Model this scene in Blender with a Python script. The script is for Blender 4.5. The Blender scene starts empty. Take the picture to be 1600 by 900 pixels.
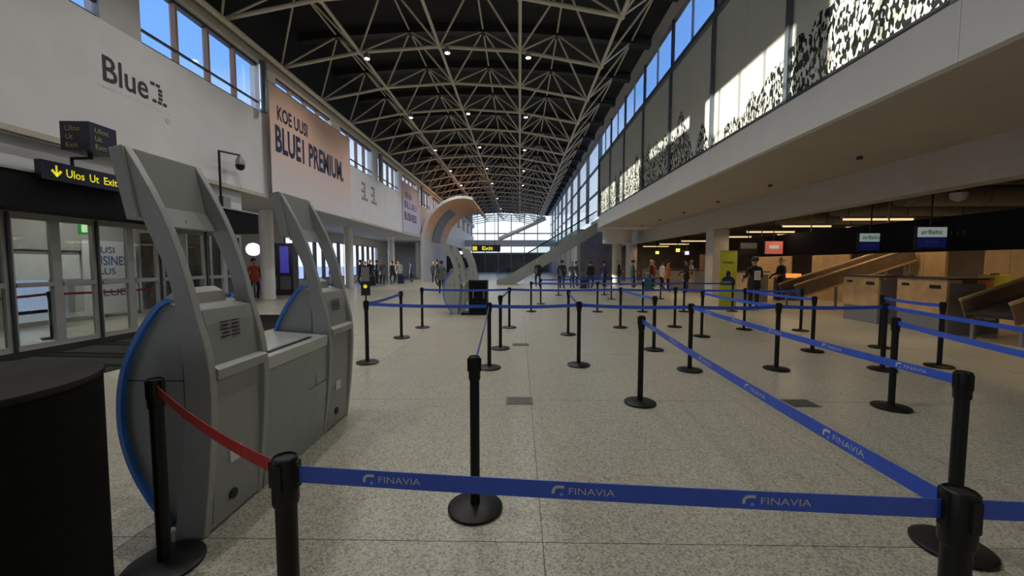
import bpy, bmesh, math, random
from mathutils import Vector, Matrix
R = random.Random(7)
sc = bpy.context.scene
C = sc.collection
rad = math.radians

# ---------------------------------------------------------------- camera, world, sun, exposure
cd = bpy.data.cameras.new('camera'); cam = bpy.data.objects.new('camera', cd); C.objects.link(cam)
cd.sensor_width = 36; cd.lens = 622 / 1600 * 36; cd.clip_start = .02; cd.clip_end = 600
cam.location = (0, 0, 1.55)
cam.rotation_euler = (math.pi / 2 - math.atan(38 / 622), 0, math.atan(12 / 622))
sc.camera = cam

w = bpy.data.worlds.new('sky'); sc.world = w; w.use_nodes = True
nt = w.node_tree; nt.nodes.clear()
out = nt.nodes.new('ShaderNodeOutputWorld'); bg = nt.nodes.new('ShaderNodeBackground')
tc = nt.nodes.new('ShaderNodeTexCoord'); sp = nt.nodes.new('ShaderNodeSeparateXYZ'); rp = nt.nodes.new('ShaderNodeValToRGB')
nt.links.new(tc.outputs['Generated'], sp.inputs[0]); nt.links.new(sp.outputs['Z'], rp.inputs[0])
e = rp.color_ramp.elements
e[0].position = 0; e[0].color = (1, 1, 1, 1); e[1].position = .75; e[1].color = (.09, .23, .62, 1)
m_ = rp.color_ramp.elements.new(.20); m_.color = (.72, .83, 1, 1)
m_ = rp.color_ramp.elements.new(.37); m_.color = (.18, .38, .85, 1)
nt.links.new(rp.outputs[0], bg.inputs[0]); nt.links.new(bg.outputs[0], out.inputs[0])
bg.inputs[1].default_value = 1.5

sd = bpy.data.lights.new('sun', 'SUN'); sun = bpy.data.objects.new('sun', sd); C.objects.link(sun)
sd.energy = 11; sd.color = (1, .9, .72); sd.angle = rad(.6)
sun.rotation_euler = Vector((14, -.7, -1.62)).to_track_quat('-Z', 'Y').to_euler()
sun.location = (-30, 10, 14)

vs = sc.view_settings
vs.view_transform = 'Standard'; vs.look = 'None'; vs.gamma = 1; vs.use_curve_mapping = False
vs.exposure = -0.02

# ---------------------------------------------------------------- materials
M = {}
def mat(name, col, rough=.6, metal=0, spec=.5, var=0, vscale=6, emit=0, ecol=None, bump=0, bscale=80):
    m = bpy.data.materials.new(name); m.use_nodes = True; n = m.node_tree; b = n.nodes['Principled BSDF']
    c4 = (*col, 1)
    b.inputs['Base Color'].default_value = c4; b.inputs['Roughness'].default_value = rough
    b.inputs['Metallic'].default_value = metal; b.inputs['Specular IOR Level'].default_value = spec
    t = None
    if var or bump:
        t = n.nodes.new('ShaderNodeTexCoord')
    if var:
        no = n.nodes.new('ShaderNodeTexNoise'); no.inputs['Scale'].default_value = vscale; no.inputs['Detail'].default_value = 4
        r = n.nodes.new('ShaderNodeValToRGB')
        r.color_ramp.elements[0].position = .3; r.color_ramp.elements[1].position = .7
        r.color_ramp.elements[0].color = (*[max(0, x * (1 - var)) for x in col], 1)
        r.color_ramp.elements[1].color = (*[min(1, x * (1 + var)) for x in col], 1)
        n.links.new(t.outputs['Object'], no.inputs['Vector']); n.links.new(no.outputs[0], r.inputs[0]); n.links.new(r.outputs[0], b.inputs['Base Color'])
    if bump:
        no = n.nodes.new('ShaderNodeTexNoise'); no.inputs['Scale'].default_value = bscale
        bp = n.nodes.new('ShaderNodeBump'); bp.inputs['Strength'].default_value = bump; bp.inputs['Distance'].default_value = .01
        n.links.new(t.outputs['Object'], no.inputs['Vector']); n.links.new(no.outputs[0], bp.inputs['Height']); n.links.new(bp.outputs[0], b.inputs['Normal'])
    if emit:
        b.inputs['Emission Color'].default_value = (*(ecol or col), 1); b.inputs['Emission Strength'].default_value = emit
    M[name] = m
    return m

def glass(name, tint, refl=.08, rough=.02):
    m = bpy.data.materials.new(name); m.use_nodes = True; n = m.node_tree; n.nodes.clear()
    o = n.nodes.new('ShaderNodeOutputMaterial'); tr = n.nodes.new('ShaderNodeBsdfTransparent'); gl = n.nodes.new('ShaderNodeBsdfGlossy')
    mx = n.nodes.new('ShaderNodeMixShader'); lw = n.nodes.new('ShaderNodeLayerWeight'); lw.inputs[0].default_value = .5
    pw = n.nodes.new('ShaderNodeMath'); pw.operation = 'POWER'; pw.inputs[1].default_value = 4; n.links.new(lw.outputs['Facing'], pw.inputs[0])
    fr = n.nodes.new('ShaderNodeMath'); fr.operation = 'MULTIPLY_ADD'; fr.inputs[1].default_value = .5; fr.inputs[2].default_value = refl / 2; n.links.new(pw.outputs[0], fr.inputs[0])
    tr.inputs[0].default_value = (*tint, 1); gl.inputs['Roughness'].default_value = rough
    n.links.new(fr.outputs[0], mx.inputs[0]); n.links.new(tr.outputs[0], mx.inputs[1]); n.links.new(gl.outputs[0], mx.inputs[2]); n.links.new(mx.outputs[0], o.inputs[0])
    M[name] = m

mat('wall', (.62, .61, .62), .55, var=.04, vscale=1.5)
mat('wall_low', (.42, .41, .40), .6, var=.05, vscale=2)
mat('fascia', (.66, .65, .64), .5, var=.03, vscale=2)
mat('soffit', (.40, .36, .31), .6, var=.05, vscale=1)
mat('beam', (.46, .43, .40), .6, var=.05)
mat('deck', (.010, .011, .013), .8, var=.3, vscale=2)
mat('deck_beam', (.02, .022, .026), .6)
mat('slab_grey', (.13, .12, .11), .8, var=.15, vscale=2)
mat('truss', (.60, .54, .43), .45, var=.06)
mat('gutter', (.44, .40, .33), .5, var=.06)
mat('frame', (.33, .33, .32), .4, .3)
mat('frame_dark', (.05, .05, .06), .4, .3)
mat('mullion', (.42, .26, .17), .5)
mat('steel', (.2, .24, .28), .35, .7)
mat('pillar', (.72, .70, .68), .5, var=.04)
mat('column', (.52, .50, .47), .6, var=.06, vscale=3)
mat('black', (.006, .006, .006), .42, var=.2, spec=.3)
mat('black_cloth', (.006, .006, .006), .9, var=.3, vscale=20, spec=.2)
mat('drum_top', (.02, .017, .015), .6, spec=.2, var=.35, vscale=5)
mat('canopy', (.007, .007, .008), .7, spec=.12)
mat('mat', (.010, .0095, .009), .95, spec=.1, var=.3, vscale=60, bump=.3)
mat('belt_blue', (.025, .095, .60), .36, var=.08, vscale=12, spec=.6)
mat('belt_red', (.44, .02, .015), .6, var=.25, vscale=40)
mat('print_white', (.55, .58, .55), .6)
mat('print_teal', (.1, .45, .75), .6)
mat('kiosk', (.325, .335, .33), .42, var=.04, vscale=30)
mat('kiosk_panel', (.28, .29, .28), .5, var=.03, vscale=30)
mat('kiosk_blue', (.045, .22, .78), .35)
mat('counter', (.27, .30, .285), .35, var=.05, vscale=8)
mat('counter_top', (.46, .49, .46), .12, var=.04)
mat('slot', (.01, .01, .01), .6)
mat('sticker', (.6, .6, .58), .6)
mat('sign_navy', (.008, .008, .028), .4)
mat('sign_yellow', (.75, .66, .02), .6, emit=.55, ecol=(.85, .75, .02))
mat('sign_dim', (.25, .23, .06), .6)
mat('numeral', (.06, .05, .03), .6)
mat('green_sign', (.02, .3, .08), .5, emit=.5, ecol=(.03, .5, .1))
mat('green_lit', (.6, .9, .5), .5, emit=1.3, ecol=(.7, .95, .5))
mat('letter_dark', (.035, .035, .04), .6)
mat('letter_navy', (.015, .016, .06), .6)
mat('letter_faint', (.50, .50, .51), .6)
mat('logo_grey', (.22, .23, .25), .6)
mat('poster', (.72, .73, .76), .6)
mat('poster_blue', (.08, .10, .35), .6)
mat('wood', (.52, .34, .17), .45, var=.14, vscale=5)
mat('wood_orange', (.5, .18, .05), .5, var=.12, vscale=5)
mat('wood_brown', (.16, .10, .06), .5, var=.15, vscale=4)
mat('tan', (.46, .32, .17), .55, var=.1, vscale=3)
mat('tan_rail', (.5, .36, .2), .4, .2)
mat('belt_rubber', (.03, .027, .024), .7)
mat('grey_metal', (.25, .25, .26), .45, .4, var=.05)
mat('grey_panel', (.20, .19, .19), .6, var=.12, vscale=2)
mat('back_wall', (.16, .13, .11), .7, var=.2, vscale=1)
mat('duct', (.20, .19, .18), .6, var=.1)
mat('lamp_white', (.9, .9, .85), .4, emit=9, ecol=(1, .96, .88))
mat('tube_lamp', (.9, .8, .6), .4, emit=.95, ecol=(1, .72, .38))
mat('screen_green', (.45, .55, .50), .4, emit=.28, ecol=(.6, .75, .68))
mat('screen_blue', (.02, .02, .16), .4, emit=.1, ecol=(.03, .04, .3))
mat('screen_red', (.55, .12, .1), .4, emit=.3, ecol=(.8, .2, .16))
mat('screen_purple', (.06, .05, .35), .4, emit=.45, ecol=(.07, .06, .5))
mat('screen_amber', (.2, .1, .02), .4, emit=.25, ecol=(.4, .22, .05))
mat('glow_blue', (.4, .5, 1), .4, emit=1.6, ecol=(.35, .45, 1))
mat('glow_yellow', (.8, .8, .1), .4, emit=1.0, ecol=(.8, .8, .1))
mat('glow_orange', (1, .3, .05), .4, emit=.9, ecol=(1, .3, .05))
mat('globe', (.95, .95, .95), .4, emit=1.0, ecol=(1, 1, 1))
mat('banner_yellow', (.42, .44, .03), .6, var=.06)
mat('text_green', (.05, .16, .12), .6)
mat('paper', (.8, .8, .82), .7)
mat('yellow_case', (.5, .5, .05), .5)
mat('plate', (.14, .14, .13), .45, .5, var=.2, vscale=30)
mat('joint', (.12, .115, .10), .8)
mat('snow', (.75, .77, .8), .8, var=.03)
mat('skin', (.45, .27, .2), .55)
mat('hair_dark', (.025, .018, .014), .7)
mat('hair_light', (.30, .22, .12), .7)
mat('coat_black', (.012, .012, .014), .8)
mat('coat_red', (.45, .05, .02), .7)
mat('coat_grey', (.12, .12, .13), .8)
mat('coat_teal', (.04, .12, .14), .8)
mat('coat_white', (.55, .52, .46), .8)
mat('coat_orange', (.4, .14, .04), .8)
mat('coat_navy', (.02, .03, .09), .8)
mat('trousers', (.018, .018, .022), .8)
mat('case_dark', (.02, .022, .03), .4)
mat('step_metal', (.18, .18, .18), .4, .6)
mat('escalator', (.30, .32, .31), .4, .3)
glass('glass', (.93, .96, .98)); glass('glass_door', (.62, .64, .62)); glass('glass_rail', (.90, .93, .93))

def floor_mat():
    m = mat('floor', (.30, .28, .22), .26, spec=.42); n = m.node_tree; b = n.nodes['Principled BSDF']
    g = n.nodes.new('ShaderNodeNewGeometry')
    v = n.nodes.new('ShaderNodeTexVoronoi'); v.inputs['Scale'].default_value = 95
    v2 = n.nodes.new('ShaderNodeTexNoise'); v2.inputs['Scale'].default_value = 160; v2.inputs['Detail'].default_value = 3
    no = n.nodes.new('ShaderNodeTexNoise'); no.inputs['Scale'].default_value = .8; no.inputs['Detail'].default_value = 2
    r = n.nodes.new('ShaderNodeValToRGB'); el = r.color_ramp.elements
    el[0].position = .1; el[0].color = (.13, .12, .095, 1); el[1].position = .9; el[1].color = (.60, .575, .47, 1)
    x = el.new(.4); x.color = (.37, .35, .28, 1)
    mx = n.nodes.new('ShaderNodeMix'); mx.data_type = 'RGBA'; mx.blend_type = 'MULTIPLY'; mx.inputs[0].default_value = 1
    r2 = n.nodes.new('ShaderNodeValToRGB'); r2.color_ramp.elements[0].position = .3; r2.color_ramp.elements[0].color = (.96, .96, .95, 1)
    r2.color_ramp.elements[1].position = .7; r2.color_ramp.elements[1].color = (1.03, 1.02, 1.01, 1)
    ad = n.nodes.new('ShaderNodeMath'); ad.operation = 'MULTIPLY_ADD'; ad.inputs[1].default_value = .55
    bw = n.nodes.new('ShaderNodeSeparateColor')
    n.links.new(g.outputs['Position'], v.inputs['Vector']); n.links.new(g.outputs['Position'], v2.inputs['Vector']); n.links.new(g.outputs['Position'], no.inputs['Vector'])
    n.links.new(v.outputs['Color'], bw.inputs[0]); n.links.new(bw.outputs[0], ad.inputs[0])
    h = n.nodes.new('ShaderNodeMath'); h.operation = 'MULTIPLY_ADD'; h.inputs[1].default_value = .9; h.inputs[2].default_value = -.23
    n.links.new(v2.outputs[0], h.inputs[0]); n.links.new(h.outputs[0], ad.inputs[2])
    n.links.new(ad.outputs[0], r.inputs[0]); n.links.new(no.outputs[0], r2.inputs[0])
    n.links.new(r.outputs[0], mx.inputs['A']); n.links.new(r2.outputs[0], mx.inputs['B']); n.links.new(mx.outputs['Result'], b.inputs['Base Color'])
    rr = n.nodes.new('ShaderNodeMapRange'); rr.inputs[3].default_value = .29; rr.inputs[4].default_value = .31
    n.links.new(no.outputs[0], rr.inputs[0]); n.links.new(rr.outputs[0], b.inputs['Roughness'])
floor_mat()

def film_mat():
    """pale film on the balcony glass, printed with a leafy black crowd whose outline rises and falls"""
    m = mat('film', (.30, .32, .30), .22, spec=.5); n = m.node_tree; b = n.nodes['Principled BSDF']; L = n.links.new
    g = n.nodes.new('ShaderNodeNewGeometry'); s = n.nodes.new('ShaderNodeSeparateXYZ'); L(g.outputs['Position'], s.inputs[0])
    def math_(op, a, c=None, cl=False):
        x = n.nodes.new('ShaderNodeMath'); x.operation = op; x.use_clamp = cl
        for i, q in enumerate((a, c)):
            if q is None: continue
            if isinstance(q, (int, float)): x.inputs[i].default_value = q
            else: L(q, x.inputs[i])
        return x.outputs[0]
    cy = n.nodes.new('ShaderNodeCombineXYZ'); L(s.outputs['Y'], cy.inputs[0])
    n1 = n.nodes.new('ShaderNodeTexNoise'); n1.noise_dimensions = '1D'; n1.inputs['Scale'].default_value = 1.1; n1.inputs['Detail'].default_value = 1; L(s.outputs['Y'], n1.inputs['W'])
    # crowd height grows towards the near panels
    grow = n.nodes.new('ShaderNodeMapRange'); grow.inputs[1].default_value = 10.8; grow.inputs[2].default_value = 5.8; grow.inputs[3].default_value = .15; grow.inputs[4].default_value = 1.75; L(s.outputs['Y'], grow.inputs[0])
    back = n.nodes.new('ShaderNodeMapRange'); back.inputs[1].default_value = 12.2; back.inputs[2].default_value = 14.2; back.inputs[3].default_value = 0; back.inputs[4].default_value = 1.35; L(s.outputs['Y'], back.inputs[0])
    # heads: rounded bumps along the row
    fr = math_('PINGPONG', s.outputs['Y'], .42); fr = math_('DIVIDE', fr, .42); fr = math_('POWER', fr, 2.0); head = math_('MULTIPLY', math_('SUBTRACT', 1, fr), .28)
    hh = math_('ADD', math_('MAXIMUM', grow.outputs[0], back.outputs[0]), math_('ADD', head, math_('MULTIPLY', math_('SUBTRACT', n1.outputs[0], .5), 1.5)))
    inside = math_('LESS_THAN', math_('SUBTRACT', s.outputs['Z'], 4.86), hh)
    mp = n.nodes.new('ShaderNodeMapping'); mp.inputs['Scale'].default_value = (1, 18, 7.5); mp.inputs['Rotation'].default_value = (rad(12), 0, 0); L(g.outputs['Position'], mp.inputs[0])
    v = n.nodes.new('ShaderNodeTexVoronoi'); v.inputs['Scale'].default_value = 1.25; v.inputs['Randomness'].default_value = 1; L(mp.outputs[0], v.inputs[0])
    sc_ = n.nodes.new('ShaderNodeSeparateColor'); L(v.outputs['Color'], sc_.inputs[0])
    fleck = math_('MULTIPLY', math_('LESS_THAN', v.outputs['Distance'], .75), math_('LESS_THAN', sc_.outputs[0], .66))
    msk = math_('MULTIPLY', inside, fleck)
    mx = n.nodes.new('ShaderNodeMix'); mx.data_type = 'RGBA'; L(msk, mx.inputs[0])
    mx.inputs['A'].default_value = (.62, .64, .60, 1); mx.inputs['B'].default_value = (.016, .018, .018, 1)
    L(mx.outputs['Result'], b.inputs['Base Color'])
film_mat()

def banner_mat(name, lo, hi, z0, z1):
    """printed colour fade from the bottom of the cloth to its top"""
    m = mat(name, lo, .6); n = m.node_tree; b = n.nodes['Principled BSDF']
    g = n.nodes.new('ShaderNodeNewGeometry'); s = n.nodes.new('ShaderNodeSeparateXYZ'); r = n.nodes.new('ShaderNodeMapRange'); c = n.nodes.new('ShaderNodeMix'); c.data_type = 'RGBA'
    r.inputs[1].default_value = z0; r.inputs[2].default_value = z1
    n.links.new(g.outputs['Position'], s.inputs[0]); n.links.new(s.outputs['Z'], r.inputs[0]); n.links.new(r.outputs[0], c.inputs[0])
    c.inputs['A'].default_value = (*lo, 1); c.inputs['B'].default_value = (*hi, 1); n.links.new(c.outputs['Result'], b.inputs['Base Color'])
banner_mat('banner_pink', (.62, .57, .58), (.72, .46, .36), 4.2, 6.6)
banner_mat('banner_lilac', (.50, .48, .62), (.64, .46, .44), 4.6, 7.2)
banner_mat('arch_print', (.46, .44, .43), (.75, .40, .22), 3.2, 5.0)

# ---------------------------------------------------------------- builders
ORG = {}
class MB:
    def __init__(s): s.v = []; s.f = []
    def box(s, x0, x1, y0, y1, z0, z1):
        i = len(s.v)
        s.v += [(x0,y0,z0),(x1,y0,z0),(x1,y1,z0),(x0,y1,z0),(x0,y0,z1),(x1,y0,z1),(x1,y1,z1),(x0,y1,z1)]
        s.f += [tuple(i+k for k in q) for q in ((0,3,2,1),(4,5,6,7),(0,1,5,4),(1,2,6,5),(2,3,7,6),(3,0,4,7))]
        return s
    def tube(s, p, q, r, n=8, r2=None, cap=True):
        p = Vector(p); q = Vector(q); d = (q - p).normalized(); r2 = r if r2 is None else r2
        a = d.orthogonal().normalized(); b = d.cross(a); i = len(s.v)
        for c, rr in ((p, r), (q, r2)):
            for k in range(n):
                t = 2 * math.pi * k / n; s.v.append(tuple(c + (a * math.cos(t) + b * math.sin(t)) * rr))
        for k in range(n): s.f.append((i+k, i+(k+1) % n, i+n+(k+1) % n, i+n+k))
        if cap: s.f += [tuple(i+n-1-k for k in range(n)), tuple(i+n+k for k in range(n))]
        return s
    def lathe(s, c, prof, n=24):
        i = len(s.v); cx, cy, cz = c
        for r, z in prof:
            for k in range(n):
                t = 2 * math.pi * k / n; s.v.append((cx + r*math.cos(t), cy + r*math.sin(t), cz + z))
        for j in range(len(prof) - 1):
            for k in range(n): s.f.append((i+j*n+k, i+j*n+(k+1) % n, i+(j+1)*n+(k+1) % n, i+(j+1)*n+k))
        s.f += [tuple(i+n-1-k for k in range(n)), tuple(i+(len(prof)-1)*n+k for k in range(n))]
        return s
    def prism(s, poly, axis, a, b):
        """polygon in the plane normal to axis ('x': (y,z), 'y': (x,z), 'z': (x,y)), from a to b"""
        i = len(s.v); n = len(poly)
        for t in (a, b):
            for u, v in poly: s.v.append({'x': (t,u,v), 'y': (u,t,v), 'z': (u,v,t)}[axis])
        s.f += [tuple(range(i, i+n)), tuple(range(i+2*n-1, i+n-1, -1))]
        for k in range(n): s.f.append((i+k, i+n+k, i+n+(k+1) % n, i+(k+1) % n))
        return s
    def strip(s, pts, w, axis='y', th=.01):
        """band of given half-edge list: pts polyline in (x,z), extruded across axis y from w[0] to w[1] with thickness"""
        n = len(pts); poly = list(pts)
        offs = []
        for k in range(n):
            p0 = Vector(pts[max(0, k-1)]); p1 = Vector(pts[min(n-1, k+1)]); d = (p1 - p0).normalized(); offs.append((pts[k][0] - d.y*th, pts[k][1] + d.x*th))
        for k in range(n - 1):
            q = [pts[k], pts[k+1], offs[k+1], offs[k]]
            i = len(s.v)
            for t in w:
                for u, v in q: s.v.append((u, t, v) if axis == 'y' else (t, u, v))
            s.f += [(i,i+1,i+2,i+3),(i+7,i+6,i+5,i+4),(i,i+4,i+5,i+1),(i+1,i+5,i+6,i+2),(i+2,i+6,i+7,i+3),(i+3,i+7,i+4,i)]
        return s
    def build(s, name, m, parent=None, smooth=False, bevel=0):
        me = bpy.data.meshes.new(name)
        if parent is None:
            xs = [v[0] for v in s.v]; ys = [v[1] for v in s.v]; zs = [v[2] for v in s.v]
            o3 = Vector(((min(xs)+max(xs))/2, (min(ys)+max(ys))/2, min(zs)))
        else: o3 = ORG[parent.name]
        me.from_pydata([tuple(Vector(v) - o3) for v in s.v], [], s.f)
        bm = bmesh.new(); bm.from_mesh(me)
        bmesh.ops.recalc_face_normals(bm, faces=bm.faces)
        if bevel: bmesh.ops.bevel(bm, geom=bm.edges[:], offset=bevel, segments=2, affect='EDGES', profile=.5)
        bm.to_mesh(me); bm.free()
        me.materials.append(M[m] if isinstance(m, str) else m)
        if smooth:
            for p in me.polygons: p.use_smooth = True
            me.set_sharp_from_angle(angle=rad(40))
        o = bpy.data.objects.new(name, me); C.objects.link(o)
        if parent is None: o.location = o3
        else: o.parent = parent
        ORG[o.name] = o3.copy()
        return o
def tag(o, label=None, cat=None, group=None, kind=None):
    if label: o['label'] = label
    if cat: o['category'] = cat
    if group: o['group'] = group
    if kind: o['kind'] = kind
    return o
def thing(name, loc, label=None, cat=None, group=None, kind=None):
    o = bpy.data.objects.new(name, None); C.objects.link(o); o.location = loc; o.empty_display_size = .1
    ORG[o.name] = Vector(loc); return tag(o, label, cat, group, kind)
def bx(name, m, parent, *a, bevel=0): return MB().box(*a).build(name, m, parent, bevel=bevel)
def struct(o): o['kind'] = 'structure'; return o
def copy_tree(o, parent=None):
    c = o.copy(); C.objects.link(c); c.parent = parent
    for ch in list(o.children): copy_tree(ch, c)
    ORG[c.name] = ORG[o.name].copy()
    return c
def move(o, d):
    o.location = Vector(o.location) + Vector(d); ORG[o.name] = ORG[o.name] + Vector(d)
    def sub(x):
        for ch in x.children: ORG[ch.name] = ORG[ch.name] + Vector(d); sub(ch)
    sub(o); return o

TXT = {}
def glyphs(body, bold=0, spacing=1.0):
    k = (body, bold, spacing)
    if k not in TXT:
        cu = bpy.data.curves.new('t', 'FONT'); cu.body = body; cu.size = 1; cu.offset = bold; cu.space_character = spacing; cu.resolution_u = 3
        ob = bpy.data.objects.new('t', cu); C.objects.link(ob)
        dg = bpy.context.evaluated_depsgraph_get(); me = bpy.data.meshes.new_from_object(ob.evaluated_get(dg))
        vs_ = [tuple(v.co) for v in me.vertices]; fs = [tuple(p.vertices) for p in me.polygons]
        bpy.data.objects.remove(ob); bpy.data.curves.remove(cu); bpy.data.meshes.remove(me)
        TXT[k] = (vs_, fs)
    return TXT[k]
def text(body, m, parent, fn, width, cap, bold=0, name='lettering', u0=0, v0=0, split=False):
    """flat letters; fn(u, v) maps text space (metres) to the world; width/cap fix the block's size"""
    vs_, fs = glyphs(body, bold)
    x0 = min(v[0] for v in vs_); x1 = max(v[0] for v in vs_); y0 = min(v[1] for v in vs_); y1 = max(v[1] for v in vs_)
    mb = MB(); mb.v = [tuple(fn(u0 + (v[0]-x0)/(x1-x0)*width, v0 + (v[1]-y0)/(y1-y0)*cap)) for v in vs_]; mb.f = list(fs)
    if cap < .05 and not split: return mb.build(name, m, parent)
    par = list(range(len(mb.v)))
    def root(i):
        while par[i] != i: i = par[i]
        return i
    for f in mb.f:
        for i in f[1:]: par[root(i)] = root(f[0])
    groups = {}
    for f in mb.f: groups.setdefault(root(f[0]), []).append(f)
    for g in groups.values():
        ids = sorted({i for f in g for i in f}); ix = {i: k for k, i in enumerate(ids)}
        q = MB(); q.v = [mb.v[i] for i in ids]; q.f = [tuple(ix[i] for i in f) for f in g]; q.build('letter', m, parent)
def onwall(x, y0, z0):          # letters on a wall facing +X, reading towards +Y (seen from the hall)
    return lambda u, v: (x, y0 + u, z0 + v)
def facing(y, x0, z0): return lambda u, v: (x0 + u, y, z0 + v)      # letters facing -Y

# ---------------------------------------------------------------- floor
Y0, Y1 = -12, 74
fl = struct(bx('floor', 'joint', None, -15, 20, Y0, Y1, -.25, -.004))
xs = [.13 + 2.32*k for k in range(-7, 9)]; ys = [2.13 + 2.32*k for k in range(-3, 8)]
slab = None
for x in xs[:-1]:
    for y in ys[:-1]:
        if slab is None:
            slab = MB().box(0, 2.315, 0, 2.315, -.03, 0).build('floor_slab', 'floor', fl)
            me = slab.data
            for v in me.vertices: v.co += ORG['floor']
        else:
            slab = bpy.data.objects.new('floor_slab', me); C.objects.link(slab); slab.parent = fl
        slab.location = Vector((x + .0025, y + .0025, 0)) - ORG['floor']
ye = ys[-1]; xe = xs[-1]
o = MB().box(-15, 20, ye, Y1, -.03, 0).box(-15, 20, Y0, ys[0], -.03, 0).box(xe, 20, ys[0], ye, -.03, 0).box(-15, xs[0], ys[0], ye, -.03, 0).build('floor_field', 'floor', fl)
gr = struct(bx('ground', 'snow', None, -160, 160, -120, 260, -.9, -.3))

# ---------------------------------------------------------------- left wall, windows
wl = struct(bx('wall_left', 'wall', None, -8.8, -8.5, Y0, Y1, 3.85, 6.5))
struct(bx('trim_1', 'gutter', None, -8.58, -8.42, Y0, Y1, 3.74, 3.846))
struct(bx('wall_left_header', 'deck_beam', None, -8.95, -8.7, Y0, Y1, 8.5, 10.7))
gt = struct(MB().box(-8.75, -8.4, Y0, Y1, 8.06, 8.2).build('trim_2', 'gutter'))
MB().tube((-8.32, Y0, 8.38), (-8.32, Y1, 8.38), .09, 10).build('pipe', 'truss', gt, True)
bx('flange', 'gutter', gt, -8.62, -8.46, Y0, Y1, 8.2, 8.5)
wn = 0
for k in range(-4, 13):
    yc = 8.65 + 5*k
    p = struct(bx('wall_left_pier', 'pillar' if k > 0 else 'wall_low', None, -8.8, -8.5, yc-.45, yc+.45, 6.5, 8.06))
    wn += 1; a, b = yc + .45, yc + 4.55
    if b > Y1: break
    wf = struct(MB().box(-8.72, -8.56, a, b, 6.5, 6.56).box(-8.72, -8.56, a, b, 7.98, 8.06).build('window_%d' % wn, 'frame_dark'))
    bx('transom', 'frame_dark', wf, -8.6, -8.54, a, b, 6.80, 6.85)
    st = (b - a) / 4
    for j in range(4):
        bx('mullion', 'mullion', wf, -8.7, -8.55, a + st*j - .03, a + st*j + .04, 6.56, 7.98)
        bx('pane', 'glass', wf, -8.66, -8.645, a + st*j + .04, a + st*(j+1) - .03, 6.56, 7.98)
# slim steel column beside the pier
for y in (13.1, 23.95, 33.95):
    s_ = struct(MB().tube((-8.3, y, 6.45), (-8.3, y, 8.06), .11, 12).build('trim_pipe', 'steel', None, True))

# lower zone behind the overhang
struct(bx('soffit_left', 'wall_low', None, -15, -8.8, Y0, Y1, 3.85, 4.0))
wlo = struct(bx('wall_left_lower', 'wall_low', None, -14.6, -14.3, 12.3, 24.0, 0, 3.85))
struct(bx('wall_left_far', 'wall_low', None, -14.6, -14.3, 40, Y1, 0, 3.85))
struct(MB().box(-14.6, -14.3, 24, 40, 3.2, 3.85).box(-14.6, -14.3, 24, 40, 0, .5).build('wall_left_sill', 'wall_low'))
wf = struct(MB().box(-14.5, -14.35, 24, 40, 3.15, 3.2).box(-14.5, -14.35, 24, 40, .5, .56).build('window_30', 'frame_dark'))
for j in range(13):
    y = 24 + j * 1.23
    bx('mullion', 'frame_dark', wf, -14.5, -14.32, y, y + .22, .56, 3.15)
    bx('pane', 'glass', wf, -14.46, -14.44, y + .22, y + 1.23, .56, 3.15)
struct(bx('fascia_left', 'wall', None, -8.9, -8.62, Y0, 12.3, 3.1, 3.74))
for i, (x, y) in enumerate([(-11, 17.2), (-11, 25.5), (-11, 34), (-11, 43)]):
    c = struct(MB().lathe((x, y, 0), [(.27, 0), (.27, 3.85)], 20).build('column_left', 'pillar', None, True))

# ---------------------------------------------------------------- entrance: canopy, glazed doors, vestibule
cn = tag(MB().box(-8.85, -8.05, 0, 12.2, 2.46, 3.06).build('door_canopy', 'canopy'), 'long black canopy box above the glazed entrance doors', 'canopy')
bx('edge_trim', 'frame', cn, -8.06, -8.02, 0, 12.2, 3.05, 3.09); bx('edge_trim', 'frame', cn, -8.85, -8.75, 0, 12.2, 2.44, 2.46)
dn = 0
pit = .72
for i in range(17):
    a = .2 + pit * i; b = a + pit; dn += 1
    d = struct(MB().box(-8.85, -8.77, a, a + .075, 0, 2.44).box(-8.85, -8.77, b - .075, b, 0, 2.44).box(-8.85, -8.77, a + .075, b - .075, 2.34, 2.44).box(-8.85, -8.77, a + .075, b - .075, 0, .10).build('door_%d' % dn, 'frame'))
    bx('push_rail', 'frame', d, -8.84, -8.74, a + .075, b - .075, 1.13, 1.21)
    bx('pane', 'glass_door', d, -8.82, -8.81, a + .075, b - .075, 1.21, 2.34); bx('pane', 'glass_door', d, -8.82, -8.81, a + .075, b - .075, .10, 1.13)
    if i % 2: bx('gasket', 'frame_dark', d, -8.79, -8.73, a - .02, a + .02, 0, 2.44)
vb = struct(MB().box(-12.1, -11.9, 0, 12.3, 1.9, 3.85).box(-12.1, -11.9, 0, 5.5, 0, 1.9).build('wall_vestibule', 'wall_low'))
dn += 1
for i in range(6):
    a = 5.5 + 1.13 * i; b = a + 1.13
    d = struct(MB().box(-12.05, -11.95, a, a + .08, 0, 1.9).box(-12.05, -11.95, b - .08, b, 0, 1.9).box(-12.05, -11.95, a + .08, b - .08, 1.82, 1.9).box(-12.05, -11.95, a + .08, b - .08, 0, .12).build('door_%d' % (dn + i), 'frame'))
    bx('upper_panel', 'poster', d, -12.02, -11.98, a + .08, b - .08, 1.15, 1.82); bx('pane', 'glass', d, -12.01, -12.0, a + .08, b - .08, .12, 1.15)
ve = struct(MB().box(-11.9, -8.85, 12.22, 12.3, 2.5, 3.85).box(-11.9, -8.85, 12.22, 12.3, 0, .12).build('wall_vestibule_end', 'frame'))
for i in range(4):
    x = -11.9 + .76*i
    bx('mullion', 'frame', ve, x, x + .07, 12.22, 12.3, .12, 2.5); bx('pane', 'glass_door', ve, x + .07, x + .76, 12.25, 12.26, .12, 2.5)
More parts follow.
